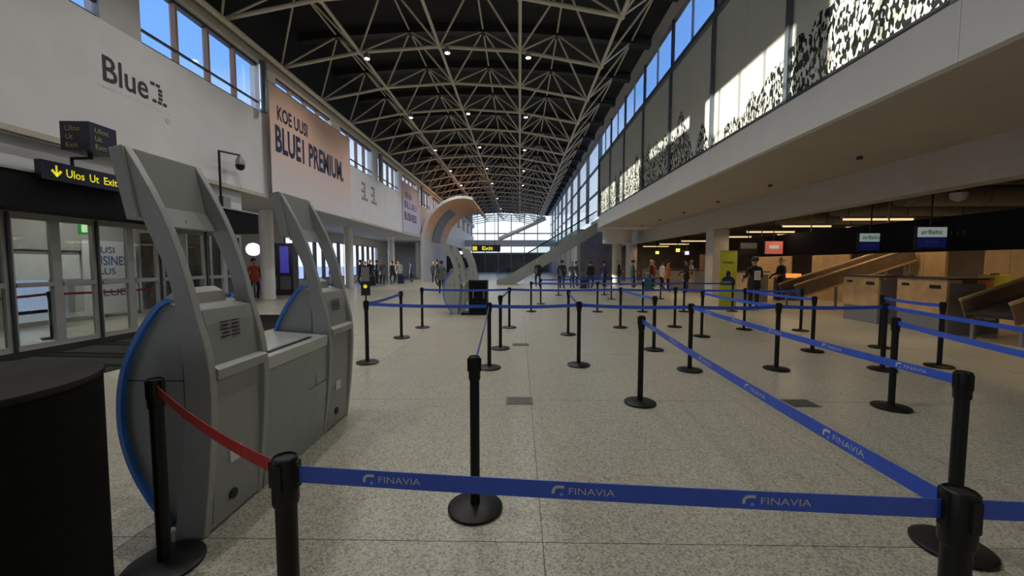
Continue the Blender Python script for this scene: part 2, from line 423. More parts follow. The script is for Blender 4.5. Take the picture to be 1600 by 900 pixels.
for y in (6.6, 10.2):  # added fill lamps, hidden by the canopy, to brighten the vestibule and poster
    t = thing('added_vestibule_lamp', (-10.4, y, 3.5), 'flat square lamp added on the ceiling to brighten the entrance interior', 'light', 'added entrance fill lamps')
    bx('frame', 'frame', t, -10.75, -10.05, y - .35, y + .35, 3.55, 3.85); bx('diffuser', 'globe', t, -10.7, -10.1, y - .3, y + .3, 3.54, 3.55)
    ld = bpy.data.lights.new('vestibule', 'AREA'); ld.size = .6; ld.energy = 75; ld.color = (1, .97, .92)
    lo = bpy.data.objects.new('lamp_glow', ld); C.objects.link(lo); lo.parent = t; lo.location = (0, 0, .02)
ps = thing('advert_poster', (-11.85, 11.3, 0), 'white poster with blue lettering inside the glazed entrance', 'poster')
bx('upper_sheet', 'poster', ps, -11.88, -11.84, 10.6, 12.1, 1.12, 2.2); bx('lower_sheet', 'poster', ps, -11.88, -11.84, 10.6, 12.1, .12, .95); bx('stand', 'frame', ps, -11.89, -11.88, 11.2, 11.3, 0, 2.1)
text('UUSI', 'poster_blue', ps, onwall(-11.835, 10.85, 1.85), .6, .18, .02)
text('BUSINESS', 'poster_blue', ps, onwall(-11.835, 10.75, 1.5), 1.2, .27, .02)
text('PLUS', 'poster_blue', ps, onwall(-11.835, 10.85, 1.24), .6, .18, .02)
text('BLUE1', 'poster_blue', ps, onwall(-11.835, 10.85, .62), 1.0, .2, .02)
fm = tag(bx('door_mat', 'mat', None, -8.7, -5.9, 3.4, 11.8, .002, .014), 'large black entrance mat in front of the glazed doors', 'mat')
ex = thing('exit_sign', (-9.6, 8.7, 2.2), 'small lit green exit sign hanging behind the entrance doors', 'sign')
bx('housing', 'green_sign', ex, -9.75, -9.42, 8.66, 8.72, 2.2, 2.48); bx('lit_panel', 'green_lit', ex, -9.66, -9.53, 8.655, 8.66, 2.24, 2.46); bx('hanger', 'frame_dark', ex, -9.6, -9.57, 8.68, 8.7, 2.48, 3.85)
# lit strip sign and box sign above the doors
ss = thing('exit_strip_sign', (-7.95, 7.1, 2.9), 'long navy exit sign with yellow arrow and letters above the doors', 'sign')
bx('case', 'sign_navy', ss, -8.02, -7.9, 6.53, 7.93, 2.96, 3.28, bevel=.006)
fx = onwall(-7.893, 6.55, 2.94)
text('Ulos', 'sign_yellow', ss, onwall(-7.895, 6.89, 3.05), .29, .14, .014); text('Ut', 'sign_yellow', ss, onwall(-7.895, 7.27, 3.05), .16, .14, .014); text('Exit', 'sign_yellow', ss, onwall(-7.895, 7.52, 3.05), .25, .14, .014)
ar = MB()
ar.v = [(-7.895, 6.66+u, 3.02+v) for u, v in [(.07,.2),(.10,.2),(.10,.07),(.085,.0),(.07,.07),  (.0,.10),(.085,.0),(.17,.10),(.14,.13),(.085,.06),(.03,.13)]]
ar.f = [(0,1,2,3,4),(5,6,9,10),(6,7,8,9)]; ar.build('arrow', 'sign_yellow', ss)
bs = thing('exit_box_sign', (-7.78, 7.2, 3.22), 'navy box sign with dim yellow lettering on a short black post', 'sign')
cx, cy, hs = -7.62, 7.05, .36
A = [(cx+.42, cy+.10), (cx+.10, cy-.42), (cx-.42, cy-.10), (cx-.10, cy+.42)]
A = [(cx + .345*math.cos(t), cy + .345*math.sin(t)) for t in (rad(-42), rad(48), rad(138), rad(228))]
MB().prism(A, 'z', 3.50, 3.98).build('case', 'sign_navy', bs)
MB().tube((cx, cy, 3.40), (cx, cy, 3.5), .035, 10).tube((cx, cy, 3.42), (-7.97, cy, 3.42), .025, 8).tube((-7.96, cy, 3.28), (-7.96, cy, 3.43), .025, 8).build('post', 'black', bs)
def onface(p, q, z0):
    p = Vector((*p, 0)); q = Vector((*q, 0)); d = (q - p).normalized(); nrm = Vector((d.y, -d.x, 0))
    return lambda u, v: tuple(p + d*u + nrm*.004 + Vector((0, 0, z0 + v)))
for pq in ((A[3], A[0]), (A[0], A[1])):
    for i, t in enumerate(('Ulos', 'Ut', 'Exit')):
        text(t, 'sign_dim', bs, onface(*pq, 3.82 - .14*i), (.24, .12, .2)[i], .085, .01, u0=.09)
# dome camera on a hooked pole
dc = thing('dome_camera', (-8.2, 10.9, 3.08), 'dome security camera on a black hooked pole above the canopy', 'camera')
MB().tube((-8.2, 10.9, 3.08), (-8.2, 10.9, 4.62), .03, 8).tube((-8.2, 10.9, 4.62), (-8.2, 11.72, 4.72), .028, 8).build('pole', 'black', dc, True)
MB().lathe((-8.2, 11.72, 4.28), [(.02, 0), (.09, .03), (.12, .1), (.12, .16)], 14).build('dome', 'black', dc, True)
MB().lathe((-8.2, 11.72, 4.44), [(.125, 0), (.115, .12), (.06, .24), (.02, .30)], 14).build('shroud', 'grey_metal', dc, True)
bx('junction_box', 'grey_metal', dc, -8.3, -8.16, 10.94, 11.22, 3.08, 3.42, bevel=.01)

# ---------------------------------------------------------------- lettering, banners on the left wall
lg = thing('wall_lettering', (-8.49, 8.9, 4.9), 'large dark Blue1 lettering on the white upper wall', 'lettering')
text('Blue', 'letter_dark', lg, onwall(-8.494, 8.2, 5.28), 1.0, .53, .014)
dots = MB()
for (i, j) in [(0, 4), (1, 4), (1.4, 3), (1.4, 2), (1.4, 1), (.2, 0), (1.2, 0), (2.2, 0)]:
    dots.box(-8.499, -8.488, 9.27 + .135*i, 9.27 + .135*i + .095, 5.30 + .095*j, 5.30 + .095*j + .065)
dots.build('dotted_one', 'letter_dark', lg)['kind'] = 'stuff'
text('a member of the airline alliance group', 'letter_faint', lg, onwall(-8.495, 8.0, 5.12), 1.75, .07)
MB().tube((-8.499, 9.68, 4.98), (-8.49, 9.68, 4.98), .07, 16).build('round_mark', 'letter_faint', lg)
b1 = thing('advert_banner', (-8.25, 16.5, 3.72), 'large pink banner reading BLUE1 PREMIUM hung over the windows', 'banner')
MB().box(-8.3, -8.28, 13.35, 19.6, 3.72, 7.56).build('cloth', 'banner_pink', b1)
MB().tube((-8.29, 13.3, 7.56), (-8.29, 19.65, 7.56), .03, 8).build('top_rod', 'frame', b1); MB().tube((-8.29, 13.3, 3.72), (-8.29, 19.65, 3.72), .03, 8).build('bottom_rod', 'frame', b1)
for y in (13.6, 19.3):
    MB().tube((-8.475, y, 4.2), (-8.3, y, 4.2), .02, 8).build('bracket', 'frame', b1)
text('KOE UUSI', 'letter_navy', b1, onwall(-8.274, 13.75, 6.45), 1.95, .5, .03)
text('BLUE1 PREMIUM.', 'letter_navy', b1, onwall(-8.274, 13.6, 5.35), 5.2, .92, .032)
b2 = thing('advert_banner', (-8.25, 31, 3.9), 'lilac banner with three dark text lines further along the wall', 'banner')
MB().box(-8.47, -8.455, 28.9, 33.7, 3.9, 7.5).build('cloth', 'banner_lilac', b2)
MB().tube((-8.44, 28.9, 7.5), (-8.44, 33.7, 7.5), .03, 8).build('top_rod', 'frame', b2)
text('KOE UUSI', 'letter_navy', b2, onwall(-8.45, 29.5, 6.45), 1.8, .42, .03); text('BLUE1', 'poster_blue', b2, onwall(-8.45, 29.3, 5.7), 3.4, .5, .03); text('BUSINESS', 'letter_navy', b2, onwall(-8.45, 29.3, 4.8), 3.4, .6, .03)
lm = thing('wall_logo', (-8.49, 22.4, 5.0), 'pair of grey dotted figures on the white wall past the banner', 'logo')
for yy in (21.5, 22.9):
    q = MB()
    for (i, j) in [(0, 4), (1, 4), (1, 3), (1, 2), (1, 1), (0, 0), (1, 0), (2, 0), (0, 2)]:
        q.box(-8.499, -8.488, yy + .3*i, yy + .3*i + .25, 5.0 + .2*j, 5.0 + .2*j + .16)
    q.build('dotted_figure', 'logo_grey', lm)

# ---------------------------------------------------------------- roof deck and space frame
def zb(x): return 9.36 - .0215 * (x + 3.0)**2          # bottom layer
def ztop(x): return zb(x) * .45 + 9.36 * .55 + 1.42       # top layer
BX = [-8.7 + 2.9*i for i in range(5)]; BY = [.3 + 2.9*j for j in range(26)]
deck = MB()
xs_ = [-9.1 + 14.2 * i / 12 for i in range(13)]
n_ = len(xs_)
for y in (Y0, Y1):
    for dz in (.14, .5):
        for x in xs_: deck.v.append((x, y, ztop(x) + dz))
for k in range(n_ - 1):
    deck.f += [(k, k+1, 2*n_+k+1, 2*n_+k), (n_+k, 3*n_+k, 3*n_+k+1, n_+k+1), (k, n_+k, n_+k+1, k+1), (2*n_+k, 2*n_+k+1, 3*n_+k+1, 3*n_+k)]
deck.f += [(0, 2*n_, 3*n_, n_), (n_-1, 2*n_-1, 4*n_-1, 3*n_-1)]
dk = struct(deck.build('ceiling', 'deck'))
for j in range(25):
    y = BY[j] + 1.45
    q = MB(); 
    for k in range(n_ - 1):
        x0, x1 = xs_[k], xs_[k+1]
        i = len(q.v); 
        for x in (x0, x1):
            for yy in (y - .16, y + .16):
                for z in (ztop(x) - .16, ztop(x) + .14): q.v.append((x, yy, z))
        q.f += [(i,i+1,i+3,i+2),(i+4,i+6,i+7,i+5),(i,i+4,i+5,i+1),(i+2,i+3,i+7,i+6),(i,i+2,i+6,i+4),(i+1,i+5,i+7,i+3)]
    q.build('joist', 'deck_beam', dk)
sf = struct(thing('roof_space_frame', (0, 0, 8)))
members = []      # (p, q, radius, name)
P = lambda i, j: Vector((BX[i], BY[j], zb(BX[i])))
TX = [-8.7 + 1.45 + 2.9*i for i in range(5)]
T = lambda i, j: Vector((TX[i], BY[j] + 1.45, ztop(TX[i]) - .05))
for j in range(26):
    for i in range(5):
        if i < 4: members.append((P(i, j), P(i+1, j), .062, 'arch_tube'))
        if j < 25: members.append((P(i, j), P(i, j+1), .055, 'long_tube'))
        if j < 25 and i < 5:
            for a, b in ((i, j), (i+1, j), (i, j+1), (i+1, j+1)):
              if a < 5: members.append((P(a, b), T(i, j), .036, 'brace_tube'))
            if i < 4: members.append((T(i, j), T(i+1, j), .036, 'top_tube'))
            if j < 24: members.append((T(i, j), T(i, j+1), .036, 'top_tube'))
unit = MB().tube((0, 0, 0), (0, 0, 1), 1, 8)
ume = bpy.data.meshes.new('tube'); ume.from_pydata(unit.v, [], unit.f); ume.materials.append(M['truss'])
for p in ume.polygons: p.use_smooth = True
ume.set_sharp_from_angle(angle=rad(50))
vis = [m for m in members if (m[0].y + m[1].y) / 2 > 9.5]; hid = [m for m in members if (m[0].y + m[1].y) / 2 <= 9.5]
vis.sort(key=lambda m: (m[0].y + m[1].y) / 2 - (4 if m[2] > .05 else 0))
for p, q, r, nme in vis[:300]:
    o = bpy.data.objects.new(nme, ume); C.objects.link(o); o.parent = sf
    d = q - p; o.location = p - ORG[sf.name]; o.rotation_mode = 'QUATERNION'; o.rotation_quaternion = d.to_track_quat('Z', 'Y'); o.scale = (r, r, d.length)
rest = MB()
for p, q, r, _ in vis[300:] + hid: rest.tube(p, q, r, 6, cap=False)
o = rest.build('far_tubes', 'truss', sf, True); o['kind'] = 'stuff'
nodes_ = MB()
for j in range(26):
    for i in range(5):
        c = P(i, j); nodes_.lathe((c.x, c.y, c.z - .1), [(.04, 0), (.1, .05), (.1, .15), (.04, .2)], 10)
nodes_.build('node_joints', 'truss', sf, True)['kind'] = 'stuff'
# lamps clipped under the lower tubes
lamp0 = None
for j in (1, 3, 5, 7, 9, 11, 13, 16, 19, 22):
    for i in (1, 2, 3):
        if j > 13 and i != 2: continue
        c = P(i, j) + Vector((.3, -.1, -.06))
        if lamp0 is None:
            L0 = thing('ceiling_spotlight', c, 'small white spotlight clipped under the roof tubes', 'light', 'roof spotlights')
            MB().lathe((c.x, c.y, c.z - .22), [(.10, 0), (.11, .02), (.09, .16), (.03, .22)], 12).build('housing', 'frame', L0, True)
            MB().lathe((c.x, c.y, c.z - .235), [(.02, 0), (.085, .006), (.085, .014)], 12).build('lens', 'lamp_white', L0, True)
            ld = bpy.data.lights.new('spot', 'SPOT'); ld.energy = 300; ld.spot_size = rad(140); ld.spot_blend = .6; ld.shadow_soft_size = .12; ld.color = (1, .97, .92)
            lo = bpy.data.objects.new('lamp_beam', ld); C.objects.link(lo); lo.parent = L0; lo.location = (0, 0, -.28); ORG[lo.name] = c
            lamp0 = L0
        else:
            L = copy_tree(lamp0); L.location = c
struct(bx('trim_3', 'gutter', None, 5.05, 5.7, Y0, Y1, 10.32, 10.8))

# ---------------------------------------------------------------- right: balcony, film-covered glazing, clerestory
YB = 28.0
by = thing('balcony', (7.4, 8, 4.07), kind='structure')
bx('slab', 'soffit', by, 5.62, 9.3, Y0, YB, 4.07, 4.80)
yy = 28.0; k = 0
FY = [YB - 3.25*k for k in range(13)]
for a in FY[:-1]:
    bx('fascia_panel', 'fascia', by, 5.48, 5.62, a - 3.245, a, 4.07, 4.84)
bx('end_panel', 'fascia', by, 5.5, 9.3, YB + .002, YB + .12, 4.07, 4.84)
struct(bx('beam_right', 'beam', None, 9.3, 9.8, Y0, 38, 3.2, 4.07))
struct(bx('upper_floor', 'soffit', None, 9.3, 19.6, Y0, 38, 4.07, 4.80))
struct(bx('upper_roof', 'deck_beam', None, 5.75, 19.6, Y0, YB, 8.62, 8.9))
struct(bx('wall_right_upper', 'wall_low', None, 19.3, 19.6, Y0, 38, 4.8, 8.62))
struct(bx('wall_right_upper_end', 'wall_low', None, 6, 19.3, YB - .3, YB, 4.8, 8.62))
wn = 40
for a in FY[:-1]:
    wn += 1; b = a - 3.25
    g = struct(MB().box(5.46, 5.60, b, b + .12, 4.84, 8.55).build('window_%d' % wn, 'steel'))
    bx('bottom_rail', 'frame_dark', g, 5.50, 5.60, b + .12, a, 4.84, 4.93)
    bx('top_rail', 'steel', g, 5.42, 5.62, b, a, 8.46, 8.62)
    for q in range(2):
        y0 = b + .12 + q * 1.565
        bx('film_pane', 'film', g, 5.54, 5.56, y0 + .004, y0 + 1.561, 4.93, 8.46)
    # clerestory over it
    c = struct(MB().box(5.50, 5.60, b, b + .1, 8.62, 10.32).build('window_%d' % (wn + 20), 'frame_dark'))
    bx('pane', 'film' if a < 13 else 'glass', c, 5.54, 5.555, b + .1, a, 8.62, 10.32)
    if a > 13: bx('mullion', 'frame', c, 5.52, 5.58, b + 1.6, b + 1.66, 8.62, 10.32)
struct(MB().box(5.42, 5.62, YB - .02, YB + .12, 4.84, 10.32).build('trim_4', 'steel'))
# glazed wall past the balcony
for i in range(9):
    a = YB + .12 + 5 * i; b = min(a + 5, Y1)
    wn += 1
    g = struct(MB().box(5.45, 5.7, a, a + .2, 0 if i > 1 else 4.84, 10.32).build('window_%d' % (wn + 40), 'frame'))
    for z0, z1 in ((4.84, 6.6), (6.7, 8.4), (8.5, 10.22)):
        bx('pane', 'glass', g, 5.56, 5.575, a + .2, b, z0, z1); bx('rail', 'frame', g, 5.5, 5.66, a + .2, b, z1, z1 + .1)
for i in range(7):
    struct(bx('wall_right_far', 'wall', None, 5.5, 5.8, 38.2 + 5*i, 43.15 + 5*i, 0, 4.84))
# far gable, glazed
fg = struct(MB().box(-8.8, 5.7, Y1 - .3, Y1, 3.3, 3.6).box(-8.8, 5.7, Y1 - .3, Y1, 7.0, 7.2).build('window_90', 'frame'))
for i in range(7):
    x = -8.8 + 14.5 / 6 * i; bx('mullion', 'frame', fg, x - .08, x + .08, Y1 - .28, Y1 - .05, 0, 10.6)
    if i < 6:
        for z0, z1 in ((3.6, 7.0), (7.2, 10.6)): bx('pane', 'glass', fg, x + .08, x + 14.5/6 - .08, Y1 - .2, Y1 - .18, z0, z1)
struct(bx('wall_rear', 'wall_low', None, -8.8, 5.7, Y0 - .3, Y0, 0, 11))
struct(bx('wall_rear_left', 'wall_low', None, -15, -8.8, Y0 - .3, Y0, 0, 4))
struct(bx('wall_far', 'slab_grey', None, -15, 5.7, Y1 - .25, Y1 - .05, 0, 3.3))
# pale sloping brace beam by the far gable
struct(MB().tube((-2.6, 50, 4.6), (3.2, 50, 7.2), .28, 12).build('trim_brace', 'fascia', None, True))
struct(MB().box(-8.5, 5.5, 62, 62.6, 4.2, 5.2).build('trim_bridge', 'fascia'))

# ---------------------------------------------------------------- check-in hall under the balcony
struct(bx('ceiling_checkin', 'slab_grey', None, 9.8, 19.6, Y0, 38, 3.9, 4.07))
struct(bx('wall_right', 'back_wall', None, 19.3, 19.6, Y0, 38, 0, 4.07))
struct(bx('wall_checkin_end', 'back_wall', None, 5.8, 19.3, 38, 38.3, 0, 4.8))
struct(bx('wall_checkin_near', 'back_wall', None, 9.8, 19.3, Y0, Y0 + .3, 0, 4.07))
for y in (4.4, 19.4, 34.4):
    c = struct(bx('column_right', 'column', None, 9.3, 10.05, y, y + .8, 0, 3.2, bevel=.02))
# lower dark soffit ducts
for i, (y, r, z) in enumerate([(8.0, .34, 3.42), (11.8, .3, 3.5), (14.2, .3, 3.5), (17.4, .28, 3.5)]):
    d = tag(MB().tube((10.95, y, z), (19.2, y, z), r, 18).build('air_duct', 'duct', None, True), 'large dark round air duct under the check-in ceiling', 'duct', 'check-in ceiling ducts')
    for x in (11.2, 13.2, 15.2, 17.2): MB().tube((x, y, z), (x + .06, y, z), r + .02, 18).build('duct_ring', 'duct', d, True)
    for x in (12.2, 16.2): bx('strap', 'frame_dark', d, x, x + .03, y - .02, y + .02, z + r - .01, 3.895)
# sign band over the desks
sb = tag(bx('sign_band', 'canopy', None, 10.6, 10.9, 3.5, 18.2, 1.86, 2.72), 'long black sign band hanging above the check-in desks', 'sign band')
for y in (5, 8.6, 11.9, 15, 18): MB().tube((10.75, y, 2.72), (10.75, y, 3.9), .02, 8).build('hanger', 'grey_metal', sb)
text('113', 'numeral', sb, lambda u, v: (10.595, 10.05 - u, 2.24 + v), .33, .11, .0, 'numerals')
def monitor(x, y, top, bot, lab, words=None):
    t = thing('check_in_sign', (x, y, 1.94), lab, 'sign')
    bx('case', 'black', t, x - .02, x + .72, y, y + .08, 1.92, 2.46)
    bx('upper_screen', top, t, x, x + .7, y - .006, y, 2.2, 2.44); bx('lower_screen', bot, t, x, x + .7, y - .006, y, 1.94, 2.2)
    if words:
        text(words, 'text_green', t, facing(y - .009, x + .08, 2.27), .52, .11, .012)
        text('Economy', 'letter_faint', t, facing(y - .009, x + .2, 2.05), .3, .06, .01)
    MB().tube((x + .35, y + .04, 2.46), (x + .35, y + .04, 3.9), .018, 8).build('hanger', 'black', t)
monitor(10.02, 12.0, 'screen_green', 'screen_blue', 'green and blue check-in screen above the tall wooden desk', 'airBaltic')
monitor(9.74, 10.0, 'screen_green', 'screen_blue', 'green and blue check-in screen beside the numerals 113', 'airBaltic')
monitor(9.82, 16.2, 'screen_red', 'screen_red', 'small red check-in screen near the yellow roll-up banner')
bx('screen_text', 'screen_green', bpy.data.objects['check_in_sign.002'], 9.98, 10.36, 16.185, 16.19, 2.15, 2.28)
monitor(9.5, 17.4, 'frame', 'frame_dark', 'small grey check-in screen beside the pale column')
# batten lights
tl = None
for i, (x0, x1, y, z) in enumerate([(10.6, 12.9, 13.4, 2.98), (10.2, 12.1, 15.8, 2.98), (14.7, 17.6, 13.8, 2.98), (10.4, 12.6, 18.6, 2.98), (10.4, 12.6, 22, 2.98), (10.4, 12.6, 26, 2.98), (10.4, 12.6, 30, 2.98), (13.2, 15.2, 16.5, 2.98), (13.0, 15.0, 20.5, 2.98), (10.9, 12.6, 7.2, 3.1), (12.5, 14.5, 9.6, 3.05), (10.4, 12.6, 34, 2.98)]):
    t = thing('batten_light', ((x0+x1)/2, y, z), 'long warm batten lamp hanging under the check-in ceiling', 'light', 'check-in batten lamps')
    bx('tray', 'frame', t, x0, x1, y - .09, y + .09, z + .05, z + .11); MB().tube((x0 + .03, y, z + .02), (x1 - .03, y, z + .02), .035, 8).build('tube', 'tube_lamp', t)
    for x in (x0 + .2, x1 - .2): MB().tube((x, y, z + .11), (x, y, 3.9), .012, 6).build('hanger', 'frame_dark', t)
    ld = bpy.data.lights.new('batten', 'AREA'); ld.shape = 'RECTANGLE'; ld.size = x1 - x0; ld.size_y = .1; ld.energy = 30; ld.color = (1, .72, .42)
    lo = bpy.data.objects.new('lamp_glow', ld); C.objects.link(lo); lo.parent = t; lo.location = (0, 0, -.03)
dm = tag(MB().lathe((11.3, 10.6, 3.15), [(.03, 0), (.14, .06), (.17, .16), (.17, .22)], 16).build('ceiling_dome', 'pillar', None, True), 'white ceiling dome under the check-in ducts', 'dome')
MB().tube((11.3, 10.6, 3.37), (11.3, 10.6, 3.9), .02, 8).build('stem', 'frame_dark', dm)
# small recessed spots where the soffit meets the beam
for k in range(8):
    y = 3.0 + 3.35 * k
    t = thing('soffit_downlight', (8.0, y, 4.0), 'small dark recessed downlight at the soffit edge', 'light', 'soffit downlights')
    MB().lathe((8.0, y, 4.0), [(.05, 0), (.06, .0), (.06, .068)], 14).build('ring', 'frame_dark', t, True); MB().lathe((8.0, y, 4.002), [(.01, 0), (.045, .001), (.045, .003)], 12).build('lens', 'tube_lamp', t)
    ld = bpy.data.lights.new('downlight', 'SPOT'); ld.energy = 150; ld.spot_size = rad(76); ld.spot_blend = .7; ld.shadow_soft_size = .06; ld.color = (1, .74, .46)
    lo = bpy.data.objects.new('lamp_beam', ld); C.objects.link(lo); lo.parent = t; lo.location = (0, 0, -.03)
# desks
def desk(y0, y1, m, lab, wood='wood'):
    t = thing('check_in_desk', (9.6, (y0+y1)/2, 0), lab, 'desk')
    bx('front_panel', wood, t, 9.18, 9.24, y0, y1, .42, 1.2, bevel=.008); bx('plinth', 'grey_metal', t, 9.2, 9.26, y0 + .02, y1 - .02, 0, .42)
    bx('side_panel', 'grey_metal', t, 9.24, 10.0, y0, y0 + .04, 0, 1.12); bx('side_panel', 'grey_metal', t, 9.24, 10.0, y1 - .04, y1, 0, 1.12)
    bx('worktop', 'frame_dark', t, 9.16, 10.05, y0 - .02, y1 + .02, 1.2, 1.24)
    bx('slot', 'slot', t, 9.172, 9.18, y0 + .12, y0 + .36, 1.0, 1.08); bx('slot', 'slot', t, 9.172, 9.18, y1 - .3, y1 - .12, 1.04, 1.10)
    return t
desk(10.35, 11.45, 'wood', 'pale wooden check-in desk beside the conveyor ramp')
desk(8.72, 9.85, 'wood', 'pale wooden check-in desk with a black slot near the yellow case')
desk(16.2, 17.3, 'wood', 'pale wooden check-in desk behind the yellow roll-up banner')
desk(21.2, 22.6, 'wood', 'wooden check-in desk beyond the thick pale column', 'wood')
desk(24.6, 26.0, 'wood', 'orange wooden check-in desk beyond the thick pale column', 'wood_orange')
desk(28.6, 30.0, 'wood', 'far wooden check-in desk next to the slim pale column', 'tan')
op = tag(bx('divider_screen', 'wood_orange', None, 9.9, 9.96, 9.92, 10.33, .55, 1.18), 'orange wooden panel between two pale desks', 'divider')
bx('lower_panel', 'poster', op, 9.905, 9.955, 9.94, 10.31, .0, .549)
t = thing('scale_counter', (10.5, 9.2, 0), 'grey weighing counter with an orange box on its top', 'counter')
bx('body', 'grey_metal', t, 10.12, 10.6, 8.95, 9.45, 0, .62); bx('top', 'tan', t, 10.08, 11.1, 8.75, 9.5, .98, 1.02); bx('leg', 'frame_dark', t, 11.0, 11.06, 8.8, 8.86, 0, .98); bx('upright', 'grey_metal', t, 10.2, 10.3, 9.3, 9.4, .62, .98); bx('leg', 'frame_dark', t, 11.0, 11.06, 9.4, 9.46, 0, .98)
bx('display', 'poster', t, 10.2, 10.5, 8.93, 8.95, .3, .55)
o = tag(bx('orange_box', 'wood_orange', None, 10.12, 10.5, 9.0, 9.3, 1.02, 1.22, bevel=.01), 'orange box on the grey weighing counter', 'box'); bx('lid', 'wood_orange', o, 10.11, 10.51, 8.99, 9.31, 1.22, 1.235)
o = tag(bx('yellow_case', 'yellow_case', None, 10.54, 10.92, 9.05, 9.35, 1.02, 1.30, bevel=.02), 'yellow case standing on the grey weighing counter', 'case'); bx('handle', 'black', o, 10.66, 10.8, 9.17, 9.23, 1.30, 1.33)
def conveyor(y, xa, za, xb, zb_, lab):
    t = thing('conveyor', (xa, y, 0), lab, 'conveyor')
    d = Vector((xb - xa, zb_ - za)).normalized(); nx, nz = -d.y, d.x
    def quad(h0, h1): return [(xa + nx*h0, za + nz*h0), (xb + nx*h0, zb_ + nz*h0), (xb + nx*h1, zb_ + nz*h1), (xa + nx*h1, za + nz*h1)]
    MB().prism(quad(0, .06), 'y', y - .4, y + .4).build('belt', 'belt_rubber', t)
    for s in (-1, 1):
        MB().prism(quad(-.1, .3), 'y', y + s*.42 - .02, y + s*.42 + .02).build('side_panel', 'wood_brown', t)
        MB().prism(quad(.3, .35), 'y', y + s*.42 - .03, y + s*.42 + .03).build('rail', 'tan_rail', t)
        MB().prism(quad(-.16, -.1), 'y', y + s*.42 - .03, y + s*.42 + .03).build('rail', 'tan', t)
    for f in (.05, .5, .95):
        x = xa + (xb - xa)*f; z = za + (zb_ - za)*f - .12
        for s in (-1, 1): bx('leg', 'grey_metal', t, x - .03, x + .03, y + s*.4 - .03, y + s*.4 + .03, 0, z)
conveyor(14.2, 9.5, .5, 13.4, 1.80, 'tan-edged baggage conveyor ramp behind the roll-up banner')
conveyor(7.9, 9.15, .5, 12.6, 1.72, 'tan-edged baggage conveyor ramp at the near end of the desks')
# back panels
for (x, y0, y1, z0, z1, m, lab) in [(13.6, 13.0, 14.4, .0, 2.1, 'tan', 'tan board wall behind the conveyor ramp'), (14.0, 10.4, 12.3, 0, 2.4, 'tan', 'tan board wall behind the sign band'), (13.2, 6.0, 9.6, 0, 2.3, 'grey_panel', 'grey board wall behind the near conveyor'), (13.0, 16, 18, 0, 2.2, 'tan', 'tan board wall behind the red screen'), (13.4, 20, 23, 0, 2.2, 'wood', 'wooden board wall beyond the thick column'), (13.4, 25, 30, 0, 2.2, 'wood_brown', 'dark wooden board wall past the far desks')]:
    t = thing('board_wall', (x, (y0+y1)/2, 0), lab, 'partition')
    n = max(2, round((y1 - y0) / .7)); st = (y1 - y0) / n
    for k in range(n): bx('board', m, t, x, x + .08, y0 + st*k + .006, y0 + st*(k+1) - .006, z0, z1)
    bx('cap', 'frame_dark', t, x - .01, x + .09, y0, y1, z1, z1 + .04)
# roll-up banner
rb = thing('roll_up_banner', (7.1, 13.8, 0), 'yellow roll-up banner with a dark bust in front of the desks', 'banner')
bx('sheet', 'banner_yellow', rb, 6.86, 7.44, 13.79, 13.80, .08, 1.98); bx('base', 'grey_metal', rb, 6.84, 7.46, 13.7, 13.9, 0, .08, bevel=.01); bx('top_bar', 'grey_metal', rb, 6.86, 7.44, 13.785, 13.805, 1.98, 2.0)
bust = MB(); bust.v = [(7.15 + u, 13.786, .82 + v) for u, v in [(-.24, 0), (.24, 0), (.24, .16), (.16, .26), (.07, .30), (.08, .40), (.05, .48), (-.05, .48), (-.08, .40), (-.07, .30), (-.16, .26), (-.24, .16)]]; bust.f = [tuple(range(12))]
bust.build('printed_bust', 'letter_navy', rb)
text('Tervetuloa', 'letter_navy', rb, facing(13.786, 6.95, 1.55), .36, .1, .01)
text('Lento', 'poster', rb, facing(13.784, 6.95, .88), .34, .09, .01)
# small glowing displays in the far check-in area
for i, (x, y, z, m, lab) in enumerate([(11.0, 26.5, 2.25, 'glow_blue', 'small glowing blue display among the far desks'), (10.6, 27, 2.45, 'glow_yellow', 'small glowing yellow display left of the blue one'), (10.6, 31, 2.4, 'glow_yellow', 'faint yellow display near the slim column')]):
    t = thing('hanging_display', (x, y, z), lab, 'display'); bx('case', 'black', t, x - .22, x + .22, y, y + .1, z - .17, z + .17); bx('screen', m, t, x - .13, x + .13, y - .006, y, z - .11, z + .11); bx('hanger', 'black', t, x - .02, x + .02, y + .04, y + .06, z + .17, 3.9)
o = tag(bx('glowing_box', 'glow_orange', None, 11.2, 12.0, 17.2, 17.5, .95, 1.12), 'orange glowing tray light behind the person in black', 'light')
bx('shelf', 'frame_dark', o, 11.1, 12.1, 17.15, 17.6, .0, .95)

# ---------------------------------------------------------------- escalator, landing, far arch, far signs
es = thing('escalator', (2, 30, 0), 'grey glass-sided escalator rising to the balcony end', 'escalator')
xa, xb = -1.3, 5.6; sl = 4.3 / (xb - xa)
for s in (-1, 1):
    y = 29.9 + s * .62
    MB().prism([(xa, 0), (xa + .9, 0), (xb, 3.75), (xb, 4.5), (xb - .1, 4.5), (xa + .1, .45), (xa - .4, .35), (xa - .4, 0)], 'y', y - .07, y + .07).build('side_panel', 'escalator', es)
    MB().prism([(xa - .3, .36), (xa + .1, .45), (xb, 4.5), (xb, 5.35), (xa + .1, 1.25), (xa - .5, 1.15), (xa - .6, .8)], 'y', y - .012, y + .012).build('glass_side', 'glass_rail', es)
    MB().tube((xa - .5, y, 1.15), (xa + .1, y, 1.26), .04, 8).tube((xa + .1, y, 1.26), (xb, y, 5.36), .04, 8).build('handrail', 'black', es)
for k in range(20):
    x = xa + .3 + (xb - xa - .4) * k / 20; z = .35 + (x - xa - .2) * sl * .95
    bx('step', 'step_metal', es, x, x + .33, 29.36, 30.44, max(.02, z - .22), z)
